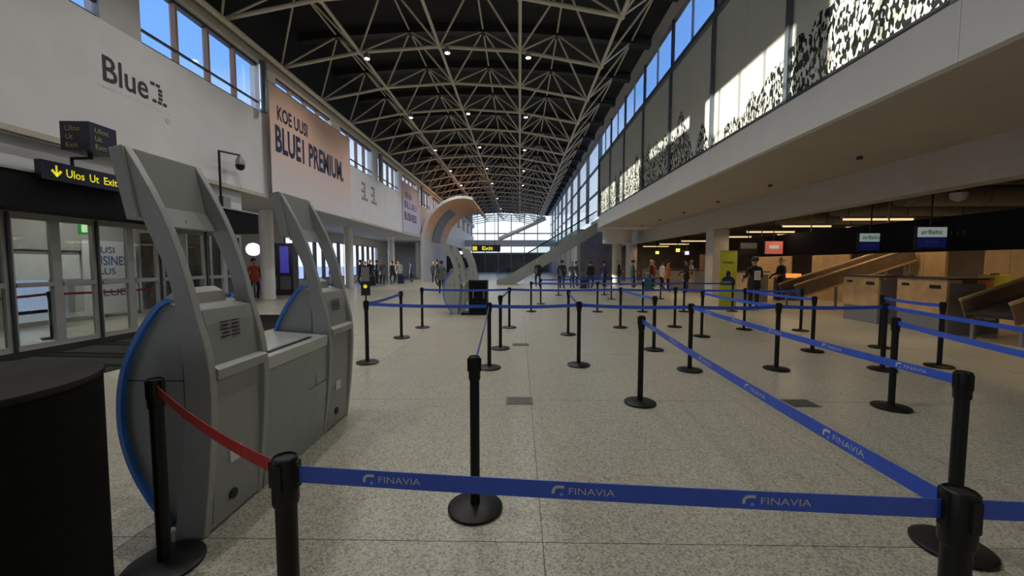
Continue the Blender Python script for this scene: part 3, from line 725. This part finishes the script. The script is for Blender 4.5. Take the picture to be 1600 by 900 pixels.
ld_ = struct(bx('landing', 'fascia', None, 5.65, 9.3, YB + .13, 32, 4.07, 4.80))
struct(MB().lathe((7.5, 31.0, 3.1), [(1.1, 0), (1.1, .97)], 28).build('column_drum', 'fascia', None, True))
struct(MB().lathe((7.5, 31.0, 0), [(.35, 0), (.35, 3.1)], 20).build('column_post', 'column', None, True))
# advert arch curling up from the floor to the roof edge
arp = [(-8.35, 0)] + [(-8.35 + .15*t*10 * (t*t), t * 4.2) for t in (.25, .5, .75)]
arp = []
for k in range(17):
    t = k / 16
    if t < .4: arp.append((-8.3, t / .4 * 3.2))
    else:
        a = (t - .4) / .6 * rad(105); arp.append((-8.3 + 3.4 * (1 - math.cos(a)), 3.2 + 3.9 * math.sin(a)))
aw = thing('advert_arch', (-8.3, 39.5, 0), 'tall curved wall with an orange print curling under the roof', 'arch')
MB().strip(arp, (34.2, 45), th=.14).build('curved_shell', 'arch_print', aw, True)
MB().strip([(x + .02, z) for x, z in arp[7:13]], (37.5, 41), th=-.05).build('oval_mark', 'logo_grey', aw, True)
for y in (34.1, 45): MB().strip(arp, (y, y + .1), th=.22).build('edge_rib', 'fascia', aw, True)
def hang_sign(x, y, z, wd, lab, words):
    t = thing('hanging_sign', (x, y, z), lab, 'sign'); bx('case', 'sign_navy', t, x, x + wd, y, y + .15, z, z + .5)
    text(words, 'sign_yellow', t, facing(y - .006, x + wd * .36, z + .12), wd * .38, .28, .03); bx('arrow_panel', 'sign_yellow', t, x + .06, x + .4, y - .006, y, z + .1, z + .4)
    for q in (.2, .8): MB().tube((x + wd*q, y + .07, z + .5), (x + wd*q, y + .07, 9.2), .02, 6).build('hanger', 'frame_dark', t)
hang_sign(-3.6, 30, 2.45, 2.15, 'navy and yellow direction sign hanging beyond the far kiosks', 'Exit')
# ticket / info cabinet and wood cabin on the left
ic = thing('info_cabinet', (-11.9, 19.3, 0), 'tall dark cabinet with an amber and a purple screen', 'cabinet')
bx('body', 'frame_dark', ic, -12.5, -11.1, 19.3, 19.8, 0, 2.55)
for i, m in enumerate(('screen_amber', 'screen_purple')):
    x = -12.4 + .68*i; bx('screen', m, ic, x, x + .42, 19.285, 19.3, 1.1, 2.4); bx('lower_door', 'grey_panel', ic, x - .02, x + .5, 19.285, 19.3, .3, .95)
bw_ = thing('wood_cabin', (-13.4, 15.2, 0), 'brown and tan wooden cabin beyond the entrance doors', 'cabin')
for k in range(6):
    y = 13.2 + .62*k
    bx('upper_board', 'tan', bw_, -13.4, -13.3, y + .005, y + .615, 1.3, 2.8); bx('lower_board', 'wood_brown', bw_, -13.4, -13.3, y + .005, y + .615, 0, 1.295)
bx('core', 'wall_low', bw_, -14.25, -13.4, 13.2, 16.9, 0, 2.8)
gl_ = thing('globe_lamp', (-12.15, 18.0, 0), 'round white lit globe on a slim post beside the person in red', 'lamp')
MB().lathe((-12.15, 18.0, 1.9), [(.02, 0), (.18, .05), (.27, .16), (.3, .3), (.27, .44), (.18, .55), (.02, .6)], 20).build('globe', 'globe', gl_, True); MB().lathe((-12.15, 18.0, 0), [(.16, 0), (.16, .03), (.025, .05), (.025, 1.92)], 12).build('post', 'frame_dark', gl_, True)

# ---------------------------------------------------------------- round black drum
dr = thing('drum_table', (-2.20, 1.40, 0), 'round black cloth-wrapped drum table beside the kiosk', 'table')
MB().lathe((-2.20, 1.40, 0), [(.458, 0), (.461, .5), (.465, 1.065)], 48).build('skirt', 'black_cloth', dr, True)
MB().lathe((-2.20, 1.40, 1.065), [(.468, 0), (.472, .012), (.468, .025), (.02, .027)], 48).build('top', 'drum_top', dr, True)

# ---------------------------------------------------------------- kiosks
def X(d): return -1.77 - d
BACK = [(0, 0), (-.04, .3), (-.065, .55), (-.08, .82), (-.068, 1.03), (-.035, 1.18), (-.005, 1.30), (.035, 1.48), (.11, 1.73), (.21, 1.96), (.33, 2.18)]
FRONT = [(.36, 2.15), (.26, 1.81), (.15, 1.55), (.095, 1.30), (.07, .95), (.08, .6), (.17, 0)]
ARC = [(.15, 1.36), (.215, 1.315), (.32, 1.17), (.41, .99), (.45, .80), (.45, .60), (.40, .40), (.31, .22), (.20, .06)]
def spline(pts, m=4):
    o = []
    for k in range(len(pts) - 1):
        p0, p1, p2, p3 = (Vector(pts[max(0, min(len(pts)-1, k+q))]) for q in (-1, 0, 1, 2))
        for j in range(m):
            t = j / m; o.append(tuple(.5*((2*p1) + (p2-p0)*t + (2*p0-5*p1+4*p2-p3)*t*t + (3*p1-p0-3*p2+p3)*t**3)))
    return o + [pts[-1]]
ARC = spline(ARC); BACK = spline(BACK, 2); FRONT = spline(FRONT, 2)
def kiosk(ya, lab):
    yb = ya + .51
    t = thing('check_in_kiosk', (X(.2), (ya+yb)/2, 0), lab, 'kiosk')
    fin = [(X(d), z) for d, z in BACK + FRONT]
    for y in (ya, yb - .05): MB().prism(fin, 'y', y, y + .05).build('side_arm', 'kiosk', t, bevel=.006)
    body = [(X(d), z) for d, z in [(.0, 0.02), (-.02, .3), (-.035, .55), (-.045, .9), (-.02, 1.2), (-.0, 1.29), (.15, 1.33)] + ARC[1:]]
    bo = MB().prism(body, 'y', ya + .025, yb - .025).build('body', 'kiosk', t)
    a2 = [(X(d), z) for d, z in ARC]
    MB().strip(a2, (ya - .004, ya + .03), th=.026).build('blue_edge', 'kiosk_blue', t, True); MB().strip(a2, (yb - .03, yb + .004), th=.026).build('blue_edge', 'kiosk_blue', t, True)
    MB().strip([(x - .002, z) for x, z in a2], (ya + .035, yb - .035), th=.012).build('front_cover', 'kiosk_panel', t, True)
    bx('side_seam', 'slot', bo, X(.43), X(.09), ya + .0235, ya + .026, .898, .904)
    bx('side_seam', 'slot', bo, X(.092), X(.088), ya + .0235, ya + .026, .06, 1.3)
    # back: upper door, ledge, lower door
    MB().prism([(X(-.05), .96), (X(-.025), 1.21), (X(-.006), 1.285), (X(.02), 1.285), (X(.02), .96)], 'y', ya + .055, yb - .1).build('upper_cover', 'kiosk_panel', t)
    MB().prism([(X(-.085), .90), (X(-.09), .955), (X(-.06), .975), (X(0), .975), (X(0), .90)], 'y', ya + .05, yb - .03).build('ledge', 'kiosk', t)
    MB().prism([(X(-.008), .05), (X(-.03), .3), (X(-.046), .55), (X(-.056), .89), (X(0), .89), (X(0), .05)], 'y', ya + .06, yb - .09).build('lower_door', 'kiosk_panel', t)
    for k in range(5):
        for c in range(2):
            y = ya + .15 + .085*c; z = 1.12 + .022*k
            bx('vent_slit', 'slot', t, X(-.040 + .005*k/4) , X(-.030), y + (.012 if k % 2 else 0), y + .07, z, z + .006)
    MB().tube((X(-.0), ya + .21, .15), (X(-.028), ya + .21, .15), .032, 16).build('cable_port', 'slot', t, True)
    bx('sticker', 'sticker', t, X(-.046), X(-.03), ya + .17, ya + .27, .36, .44)
    # tilted screen housing carried by the arms
    H_ = [(X(.26), 1.80), (X(.33), 2.18), (X(.405), 2.165), (X(.325), 1.785)]
    hd = MB().prism(H_, 'y', ya - .012, yb + .012).build('screen_housing', 'kiosk', t, bevel=.006)
    Hp = [(X(.25), 1.80), (X(.322), 2.165), (X(.34), 2.165), (X(.27), 1.80)]
    MB().prism(Hp, 'y', ya + .055, yb - .055).build('rear_plate', 'kiosk_panel', hd)
    MB().prism([(X(.20), 1.76), (X(.262), 1.87), (X(.29), 1.87), (X(.28), 1.76)], 'y', ya + .052, yb - .052).build('lower_plate', 'kiosk_panel', hd)
    MB().tube((X(.215), ya + .255, 1.80), (X(.25), ya + .255, 1.80), .012, 10).build('lock', 'sticker', hd)
    MB().prism([(X(.405), 2.14), (X(.412), 2.14), (X(.334), 1.81), (X(.327), 1.81)], 'y', ya + .04, yb - .04).build('screen', 'slot', hd)
    # ticket printer hump on top of the body
    MB().prism([(X(.10), 1.30), (X(.12), 1.38), (X(.18), 1.41), (X(.25), 1.36), (X(.27), 1.25)], 'y', ya + .12, yb - .12).build('printer_hump', 'frame', t)
    return t
k1 = kiosk(2.11, 'grey self check-in kiosk with a red belt passing before it')
k2 = copy_tree(k1); move(k2, (0, 1.37, 0)); k2['label'] = 'grey self check-in kiosk at the far end of the grey counter'
def counter(ya, yb, lab):
    t = thing('kiosk_counter', (X(.2), (ya+yb)/2, 0), lab, 'counter')
    MB().prism([(X(.0), 0), (X(-.045), .45), (X(-.06), .83), (X(.36), .83), (X(.40), .5), (X(.3), 0)], 'y', ya, yb).build('body', 'counter', t)
    MB().prism([(X(-.065), .83), (X(-.07), .92), (X(.40), .955), (X(.40), .83)], 'y', ya + .002, yb - .002).build('top', 'counter_top', t, bevel=.006)
    MB().prism([(X(-.012), .929), (X(-.012), .932), (X(.02), .934), (X(.02), .931)], 'y', ya + .1, yb - .16).build('slot', 'slot', t)
    bx('seam', 'slot', t, X(-.052), X(-.030), yb - .19, yb - .186, .52, .82); bx('seam', 'slot', t, X(-.05), X(-.02), yb - .3, yb - .01, .52, .524)
    return t
ct = counter(2.632, 3.468, 'grey-green counter with a pale top between the near kiosks')
for i, (dy, lab) in enumerate([(9.9, 'grey kiosk beside the black cabinet in the far kiosk row'), (11.3, 'grey kiosk in the middle of the far kiosk row'), (13.6, 'grey kiosk towards the escalator in the far kiosk row'), (15.0, 'last grey kiosk of the far row before the escalator')]):
    k = copy_tree(k1); move(k, (-.12, dy, 0)); k['label'] = lab
c2 = copy_tree(ct); move(c2, (-.12, 9.92, 0)); c2['label'] = 'grey-green counter between kiosks of the far kiosk row'
bc = thing('black_cabinet', (-1.25, 12.2, 0), 'black cabinet with drawers standing against the far kiosks', 'cabinet')
bx('body', 'black', bc, -1.55, -.98, 12.0, 12.45, .06, 1.05, bevel=.01); bx('base', 'black', bc, -1.78, -.98, 11.95, 12.5, 0, .06)
for k in range(3): bx('drawer', 'canopy', bc, -1.5, -1.03, 11.985, 12.0, .12 + .3*k, .39 + .3*k)
for x in (-1.42, -1.1): bx('handle', 'grey_metal', bc, x, x + .03, 11.97, 11.985, .5, .75)

# ---------------------------------------------------------------- stanchions and belts
HB = .925
st0 = None
def stanchion(x, y, lab=None, group=None):
    global st0
    if st0 is None:
        t = thing('belt_stanchion', (x, y, 0), None, 'stanchion')
        MB().lathe((x, y, 0), [(.165, .002), (.172, .008), (.172, .018), (.16, .026), (.07, .036), (.045, .042)], 36).build('base', 'black', t, True)
        MB().lathe((x, y, .04), [(.030, 0), (.030, .80)], 20).build('post', 'black', t, True)
        hd = MB().lathe((x, y, .83), [(.033, 0), (.037, .01), (.037, .13), (.035, .145), (.031, .148), (.029, .142), (.006, .142)], 24).build('head', 'black', t, True)
        for a in (0, 1):
            q = MB()
            if a == 0: q.box(x - .043, x + .043, y - .012, y + .012, .885, .965)
            else: q.box(x - .012, x + .012, y - .043, y + .043, .885, .965)
            q.build('belt_clip', 'black', hd)
        st0 = t
    else:
        t = copy_tree(st0); t.location = (x, y, 0)
        ORG[t.name] = Vector((x, y, 0))
    if 'group' in t: del t['group']
    t['label'] = lab or group[0]
    if lab is None and group[1]: t['group'] = group[1]
    return t
def belt(t, p, q, m='belt_blue', logos=None, sag=.012, z0=HB, z1=HB, h=.05, lscale=1.0, dirt=0):
    """retractable belt of stanchion t from p to q (plan points); logos: list of fractions"""
    p = Vector((*p, 0)); q = Vector((*q, 0)); d = (q - p); L = d.length; d.normalize(); nr = Vector((d.y, -d.x, 0))   # normal to the right of travel
    p = p + d * .04; L -= .08
    def pos(u, v, off=0):
        f = u / L; z = z0 + (z1 - z0) * f - sag * 4 * f * (1 - f)
        return p + d * u + nr * off + Vector((0, 0, z + v))
    n = 14; b = MB()
    for k in range(n + 1):
        u = L * k / n
        for off in (-.0012, .0012):
            for v in (-h/2, h/2): b.v.append(tuple(pos(u, v, off)))
    for k in range(n):
        i = 4*k; j = i + 4
        b.f += [(i, i+1, j+1, j), (i+2, j+2, j+3, i+3), (i, j, j+2, i+2), (i+1, i+3, j+3, j+1)]
    o = b.build('belt', m, t)
    for f in logos or []:
        u0 = f * L; s = lscale
        fn = lambda u, v: tuple(pos(u0 + u, v, .0022))
        text('FINAVIA', 'print_white', o, fn, .125 * s, .019 * s, -.004, u0=.05 * s, v0=-.0095 * s, split=True)
        mk = MB(); ri, ro = .010 * s, .0185 * s; a0, a1 = rad(95), rad(205)
        cu, cv = .0205 * s, -.004 * s
        for k in range(9):
            a = a0 + (a1 - a0) * k / 8
            for r in (ri, ro): mk.v.append(fn(cu + r*math.cos(a), cv + r*math.sin(a)))
        mk.f = [(2*k, 2*k+1, 2*k+3, 2*k+2) for k in range(8)]
        i = len(mk.v); mk.v += [fn(cu - .002*s, cv + ri), fn(cu + .016*s, cv + ri), fn(cu + .016*s, cv + ro), fn(cu - .002*s, cv + ro)]; mk.f.append((i, i+1, i+2, i+3))
        mk.build('logo_arc', 'print_white', o)
        dt = MB(); c = [(cu + .008*s + .0052*s*math.cos(2*math.pi*k/10), cv - .007*s + .0052*s*math.sin(2*math.pi*k/10)) for k in range(10)]
        dt.v = [fn(*a) for a in c]; dt.f = [tuple(range(10))]; dt.build('logo_dot', 'print_teal', o)
    return o
# grid positions
G = {
 'A1': (-2.38, 6.1), 'A2': (-2.47, 8.2), 'A3': (-2.36, 9.54),
 'B0': (-.28, 2.43), 'B1': (-.45, 5.83), 'B2': (-.35, 7.18), 'B3': (-.25, 9.58), 'B4': (.37, 12.82),
 'C0': (1.34, 4.37), 'C1': (.9, 6.01), 'C2': (1.06, 8.65), 'C3': (.81, 15.28),
 'D0': (2.36, 2.13), 'D1': (2.47, 5.75), 'D2': (2.41, 7.12), 'D3': (2.44, 9.63), 'D4': (2.5, 12.8),
 'E0': (4.0, 4.28), 'E1': (3.77, 5.84), 'E2': (3.87, 8.47), 'E3': (3.8, 9.76), 'E4': (3.95, 12.8),
 'F1': (5.3, 5.84), 'F2': (5.18, 7.07), 'F3': (5.28, 9.4), 'F4': (5.3, 12.9),
 'H1': (6.32, 6.04), 'H2': (6.65, 7.4), 'H3': (6.49, 9.25), 'P1': (1.9, 19.5), 'P2': (4.2, 19.8), 'P3': (4.0, 17.4), 'P4': (6.2, 17.6), 'P5': (6.9, 13.0),
 'O1': (4.5, 2.1), 'O2': (3.3, 1.95), 'O3': (2.55, 1.0),
}
S = {}
ROW = {'B1 C1 D1 E1 F1': ('black belt stanchion carrying the first long cross belt of the maze', 'first cross belt stanchions'),
 'A2 B2 C2 D2 E2 F2 H1 H2': ('black belt stanchion between the first and second cross belts of the maze', 'stanchions between cross belts'),
 'A3 B3 D3 E3 F3 H3': ('black belt stanchion carrying the second long cross belt of the maze', 'second cross belt stanchions'),
 'B4 D4 E4 F4 P5': ('black belt stanchion carrying the third long cross belt of the maze', 'third cross belt stanchions'),
 'C3 P1 P2 P3 P4': ('distant black belt stanchion before the escalator and far queue', 'distant stanchions'),
 'E0': ('black belt stanchion before the wooden desks where a side belt begins', None), 'O1 O2 O3': ('black belt stanchion ending a belt that runs towards the desks', 'stanchions ending side belts')}
RL = {k: v for ks, v in ROW.items() for k in ks.split()}
LAB = {'B0': 'black belt stanchion standing behind the FINAVIA front belt', 'C0': 'black belt stanchion where the long diagonal blue belt begins', 'D0': 'black belt stanchion just behind the front corner stanchion', 'A1': 'black belt stanchion with a small navy sign on top',
 'B1': 'black belt stanchion where the first cross belt meets the belt from the front', 'D1': 'black belt stanchion where the first cross belt meets the long belt to the corner', 'F1': 'black end stanchion of the first cross belt on the desk side',
 'A2': 'black belt stanchion joined by a short belt to the one with the navy sign', 'A3': 'black end stanchion of the second cross belt on the kiosk side', 'H3': 'black end stanchion of the second cross belt on the desk side',
 'H1': 'outermost black belt stanchion beside the wooden desks', 'H2': 'black belt stanchion one short belt behind the outermost one by the desks', 'P5': 'black end stanchion of the third cross belt by the yellow banner'}
for k, (x, y) in G.items(): S[k] = stanchion(x, y, LAB.get(k), RL.get(k))
SL = stanchion(-.70, 1.14, 'front black stanchion joining the red belt and the FINAVIA belt')
SR = stanchion(1.12, 1.0, 'front corner black stanchion where two blue belts meet')
SK = stanchion(-1.82, 1.92, 'black stanchion before the kiosk holding the red belt')
SV = stanchion(-9.7, 8.0, 'black stanchion seen behind the entrance door glass')
belt(SL, (-.70, 1.14), (1.12, 1.0), logos=[.115, .43, .72], sag=.006)
belt(SR, (1.12, 1.0), G['O3'])
belt(S['C0'], G['C0'], (1.12, 1.0), logos=[.10, .29, .49, .68, .86], sag=.02, lscale=1.15)
belt(S['B1'], G['B1'], G['B0'], sag=.02)
belt(S['D1'], G['D1'], G['D0'], logos=[.12, .32, .52, .72, .90], sag=.02, lscale=1.15)
belt(SK, (-1.82, 1.92), (-.70, 1.14), 'belt_red', sag=.03, h=.044)
belt(SV, (-9.7, 8.0), (-9.4, 10.4), 'belt_red', sag=.03); belt(SV, (-9.7, 8.0), (-9.6, 5.6), 'belt_red', sag=.03)
for a, b in [('A1','B1'),('B1','C1'),('C1','D1'),('D1','E1'),('E1','F1'),('A1','A2'),('B3','B2'),('C2','C1'),('D3','D2'),('E2','E1'),('F3','F2'),('H2','H1'),('A3','B3'),('B3','D3'),('D3','E3'),('E3','F3'),('F3','H3'),('B4','D4'),('D4','E4'),('E4','F4'),('F4','P5'),('F1','O1'),('E0','O2'),('P3','P4'),('C3','P3'),('P1','P2')]:
    belt(S[a], G[a], G[b], sag=.018)
# sign paddle on one stanchion head
o = thing('sign_paddle', (-2.38, 6.1, .978), 'small navy and grey sign paddle fixed on a stanchion head', 'sign')
MB().tube((-2.38, 6.1, .972), (-2.38, 6.1, 1.08), .012, 8).build('stem', 'black', o); bx('lower_plate', 'screen_purple' if 0 else 'sign_navy', o, -2.45, -2.31, 6.085, 6.1, 1.06, 1.28); bx('upper_plate', 'grey_metal', o, -2.44, -2.32, 6.085, 6.1, 1.28, 1.5)
MB().tube((-2.38, 6.08, 1.2), (-2.38, 6.086, 1.2), .03, 12).build('yellow_dot', 'sign_yellow', o)

# ---------------------------------------------------------------- floor plates
for i, (x, y, w_, d_, lab) in enumerate([(0.0, 4.42, .30, .24, 'grey metal floor plate between the queue rows'), (3.12, 4.40, .30, .24, 'grey metal floor plate under the long diagonal belt'), (.02, 7.55, .32, .22, 'slotted metal floor plate beyond the middle belt')]):
    t = tag(bx('floor_plate', 'plate', None, x - w_/2, x + w_/2, y - d_/2, y + d_/2, .0005, .006, bevel=.001), lab, 'floor plate')
    for k in range(4): bx('slot', 'slot', t, x - w_/2 + .03, x + w_/2 - .03, y - d_/2 + .03 + k*.05, y - d_/2 + .042 + k*.05, .006, .0068)

# ---------------------------------------------------------------- people
def body_mesh(name, walk=0, arm=0):
    V = []; E_ = []; Rr = []
    def v(x, y, z, r, par=None):
        V.append((x, y, z)); Rr.append(r)
        if par is not None: E_.append((par, len(V) - 1))
        return len(V) - 1
    pel = v(0, 0, .95, .15); wa = v(0, 0, 1.10, .135, pel); ch = v(0, .0, 1.30, .165, wa); nk0 = v(0, 0, 1.45, .09, ch); nk = v(0, -.01, 1.52, .055, nk0)
    h1 = v(0, -.02, 1.58, .075, nk); h2 = v(0, -.02, 1.66, .098, h1); v(0, -.015, 1.73, .075, h2)
    for s in (-1, 1):
        hp = v(s*.10, 0, .88, .105, pel); kn = v(s*.105, -walk*s*.14, .50, .07, hp); an = v(s*.11, walk*s*.16 - walk*s*.14, .10, .05, kn); v(s*.12, walk*s*.02 - .15, .035, .036, an)
        sh = v(s*.19, 0, 1.42, .07, ch); el = v(s*.25, .03 - arm*.05, 1.13, .05, sh); wr = v(s*.25 - s*arm*.04, -.05 - arm*.2, .90 + arm*.16, .035, el)
        pm = v(s*.25 - s*arm*.05, -.075 - arm*.24, .83 + arm*.17, .032, wr)
        for k in range(4):
            f1 = v(s*.25 - s*arm*.05 + (k-1.5)*.008, -.105 - arm*.24 + (k-1.5)*.02, .77 + arm*.17, .009, pm); v(V[f1][0] - s*.012, V[f1][1] - .012, .715 + .006*abs(k-1.5) + arm*.17, .008, f1)
        v(s*.225 - s*arm*.05, -.13 - arm*.24, .80 + arm*.17, .010, pm)
    me = bpy.data.meshes.new(name); me.from_pydata(V, E_, []); ob = bpy.data.objects.new('tmp', me); C.objects.link(ob)
    sk = ob.modifiers.new('s', 'SKIN'); sk.use_smooth_shade = True
    for i, r in enumerate(Rr): 
        me.skin_vertices[0].data[i].radius = (r * (1.0), r * (.78 if V[i][2] > .9 and abs(V[i][0]) < .01 and V[i][2] < 1.5 else 1))
        me.skin_vertices[0].data[i].use_root = (i == 0)
    ob.modifiers.new('d', 'SUBSURF').levels = 1
    dg = bpy.context.evaluated_depsgraph_get(); r = bpy.data.meshes.new_from_object(ob.evaluated_get(dg)); r.name = name
    bpy.data.objects.remove(ob)
    for k in range(4): r.materials.append(None)      # 0 coat, 1 trousers, 2 skin, 3 shoes
    for p in r.polygons:
        z = p.center.z; x = abs(p.center.x)
        p.material_index = 2 if z > 1.49 else 3 if z < .09 else 1 if (z < .88 and x < .2) else 2 if (x > .2 and z < .90 + arm*.17) else 0
        p.use_smooth = True
    return r
def try_body(*a):
    return body_mesh(*a)
BM = [try_body('person_body', 0, 0), try_body('person_body_walk', 1, 0), try_body('person_body_hold', 0, 1)]
hairm = MB().lathe((0, 0, 0), [(.085, -.06), (.108, 0), (.10, .06), (.065, .10), (.01, .115)], 14)
def person(x, y, face, coat, lab, var=0, hair='hair_dark', trs='trousers', scale=1.0):
    t = thing('person', (x, y, 0), lab, 'person')
    o = bpy.data.objects.new('body', BM[var]); C.objects.link(o); o.parent = t; ORG[o.name] = Vector((0, 0, 0))
    for i, m in enumerate((coat, trs, 'skin', 'black')):
        o.material_slots[i].link = 'OBJECT'; o.material_slots[i].material = M[m]
    ORG[t.name] = Vector((0, 0, 0))
    h = MB(); h.v = [(a, b + .018, c + 1.685) for a, b, c in hairm.v]; h.f = list(hairm.f); h.build('hair', hair, t, True)
    # coat shell: a flared hem over the hips
    c = MB(); 
    c.lathe((0, 0, 0), [(.19, .74), (.195, .80), (.18, .98), (.165, 1.10)], 16); c.v = [(a * 1.08, b * .8, d) for a, b, d in c.v]; c.build('jacket_hem', coat, t, True)
    f = MB().lathe((0, -.115, 1.635), [(.006, -.02), (.014, -.008), (.006, .022)], 8); f.build('nose', 'skin', t, True)
    e_ = MB()
    for s in (-1, 1): e_.lathe((s*.035, -.108, 1.665), [(.003, -.007), (.009, 0), (.003, .007)], 8)
    e_.build('eyes', 'hair_dark', t)
    t.location = (x, y, 0); t.rotation_euler = (0, 0, rad(face)); t.scale = (scale,)*3
    return t
pk = person(7.75, 13.3, 180, 'coat_black', 'person in black seen from behind with a white sheet', 2)
o = MB().box(-.10, .10, .17, .176, 1.02, 1.32).build('white_sheet', 'paper', pk)
for z in (1.10, 1.17, 1.24): bx('print_line', 'grey_metal', o, -.07, .07, .176, .178, z, z + .02)
person(-11.75, 17.4, 60, 'coat_red', 'person in a red orange jacket beside the white globe', 1)
person(-11.6, 24.6, 0, 'coat_black', 'person in a long black coat seen past the second kiosk', 0)
pl = [(-10.6, 28.0, 30, 'coat_black', 'person in black leaning among the crowd by the left windows', 0), (-10.0, 28.8, 200, 'coat_grey', 'person in grey among the crowd by the left windows', 1), (-10.9, 30.2, 90, 'coat_navy', 'person in navy among the crowd by the left windows', 2), (-9.5, 29.5, 250, 'coat_black', 'person in black at the edge of the left window crowd', 1),
      (-9.6, 31.5, 20, 'coat_white', 'person in white by the far left windows', 0), (-9.2, 33.5, 120, 'coat_navy', 'person in navy by the far left windows', 1), (-10.4, 33.0, 300, 'coat_black', 'person in black by the far left windows', 2),
      (-4.0, 20.3, 180, 'coat_grey', 'person in grey walking past the far kiosks', 1), (-3.3, 20.9, 20, 'coat_black', 'person in black using the far kiosks', 2), (-5.6, 27, 90, 'coat_black', 'person in black walking below the advert arch', 1),
      (2.6, 24.5, 160, 'coat_black', 'person in black standing under the escalator', 0), (3.3, 25.2, 20, 'coat_grey', 'person in grey standing under the escalator', 2), (4.4, 24.8, 200, 'coat_black', 'person in black waiting beside the balcony end', 1), (5.6, 26.5, 120, 'coat_navy', 'person in navy waiting beside the balcony end', 0),
      (7.2, 25.5, 90, 'coat_teal', 'person in teal at the far check-in queue', 2), (7.9, 24.0, 60, 'coat_black', 'person in black at the far check-in queue', 0), (8.6, 24.2, 100, 'coat_white', 'person in cream at the far check-in queue', 1), (8.2, 22.2, 80, 'coat_orange', 'person in orange at the far check-in queue', 0), (8.8, 21.2, 270, 'coat_black', 'person in black leaning at the far wooden desk', 2), (9.0, 27.5, 40, 'coat_grey', 'person in grey beyond the far check-in queue', 1)]
pl += [(7.0, 28.2, 70, 'coat_black', 'person in black beside the slim pale column', 2), (8.4, 29.6, 100, 'coat_navy', 'person in navy behind the far check-in queue', 1), (8.7, 26.2, 110, 'coat_red', 'person in red among the far check-in queue', 0), (7.7, 27.0, 60, 'coat_white', 'person in cream with back turned in the far queue', 0), (10.7, 21.8, 270, 'coat_navy', 'clerk in navy behind the far wooden desk', 2), (10.8, 25.3, 270, 'coat_white', 'clerk in cream behind the orange wooden desk', 0), (10.9, 16.8, 270, 'coat_black', 'clerk in black behind the desk near the red screen', 2),
       (1.2, 26.5, 10, 'coat_black', 'person in black at the foot of the escalator', 1), (3.9, 27.4, 60, 'coat_teal', 'person in teal under the escalator', 0), (-6.8, 31.5, 20, 'coat_grey', 'person in grey near the foot of the advert arch', 0), (-11.4, 29.2, 45, 'coat_black', 'person in black against the left windows', 2), (-11.6, 31.2, 45, 'coat_grey', 'person in grey against the left windows', 0), (-10.7, 26.6, 100, 'coat_black', 'person in black beside the dark suitcase', 1)]
for x, y, a, c, lab, v_ in pl: person(x, y, a, c, lab, v_, R.choice(('hair_dark', 'hair_light')), scale=R.uniform(.95, 1.03))
# suitcases and a trolley near the crowd
for i, (x, y, m, lab) in enumerate([(-10.2, 27.4, 'case_dark', 'dark suitcase on the floor before the left window crowd'), (-9.0, 30.0, 'coat_navy', 'navy suitcase beside the left window crowd'), (7.4, 23.2, 'coat_teal', 'teal suitcase in the far check-in queue'), (8.1, 25.6, 'case_dark', 'dark suitcase in the far check-in queue'), (3.9, 24.4, 'case_dark', 'dark suitcase standing under the escalator')]):
    t = thing('suitcase', (x, y, 0), lab, 'suitcase')
    bx('shell', m, t, x - .22, x + .22, y - .13, y + .13, .05, .68, bevel=.03)
    MB().tube((x - .12, y + .1, .66), (x - .12, y + .1, 1.0), .012, 6).tube((x + .12, y + .1, .66), (x + .12, y + .1, 1.0), .012, 6).tube((x - .13, y + .1, 1.0), (x + .13, y + .1, 1.0), .016, 6).build('handle', 'grey_metal', t)
    for sx in (-.17, .17): MB().tube((x + sx - .02, y, .03), (x + sx + .02, y, .03), .03, 10).build('wheel', 'black', t)
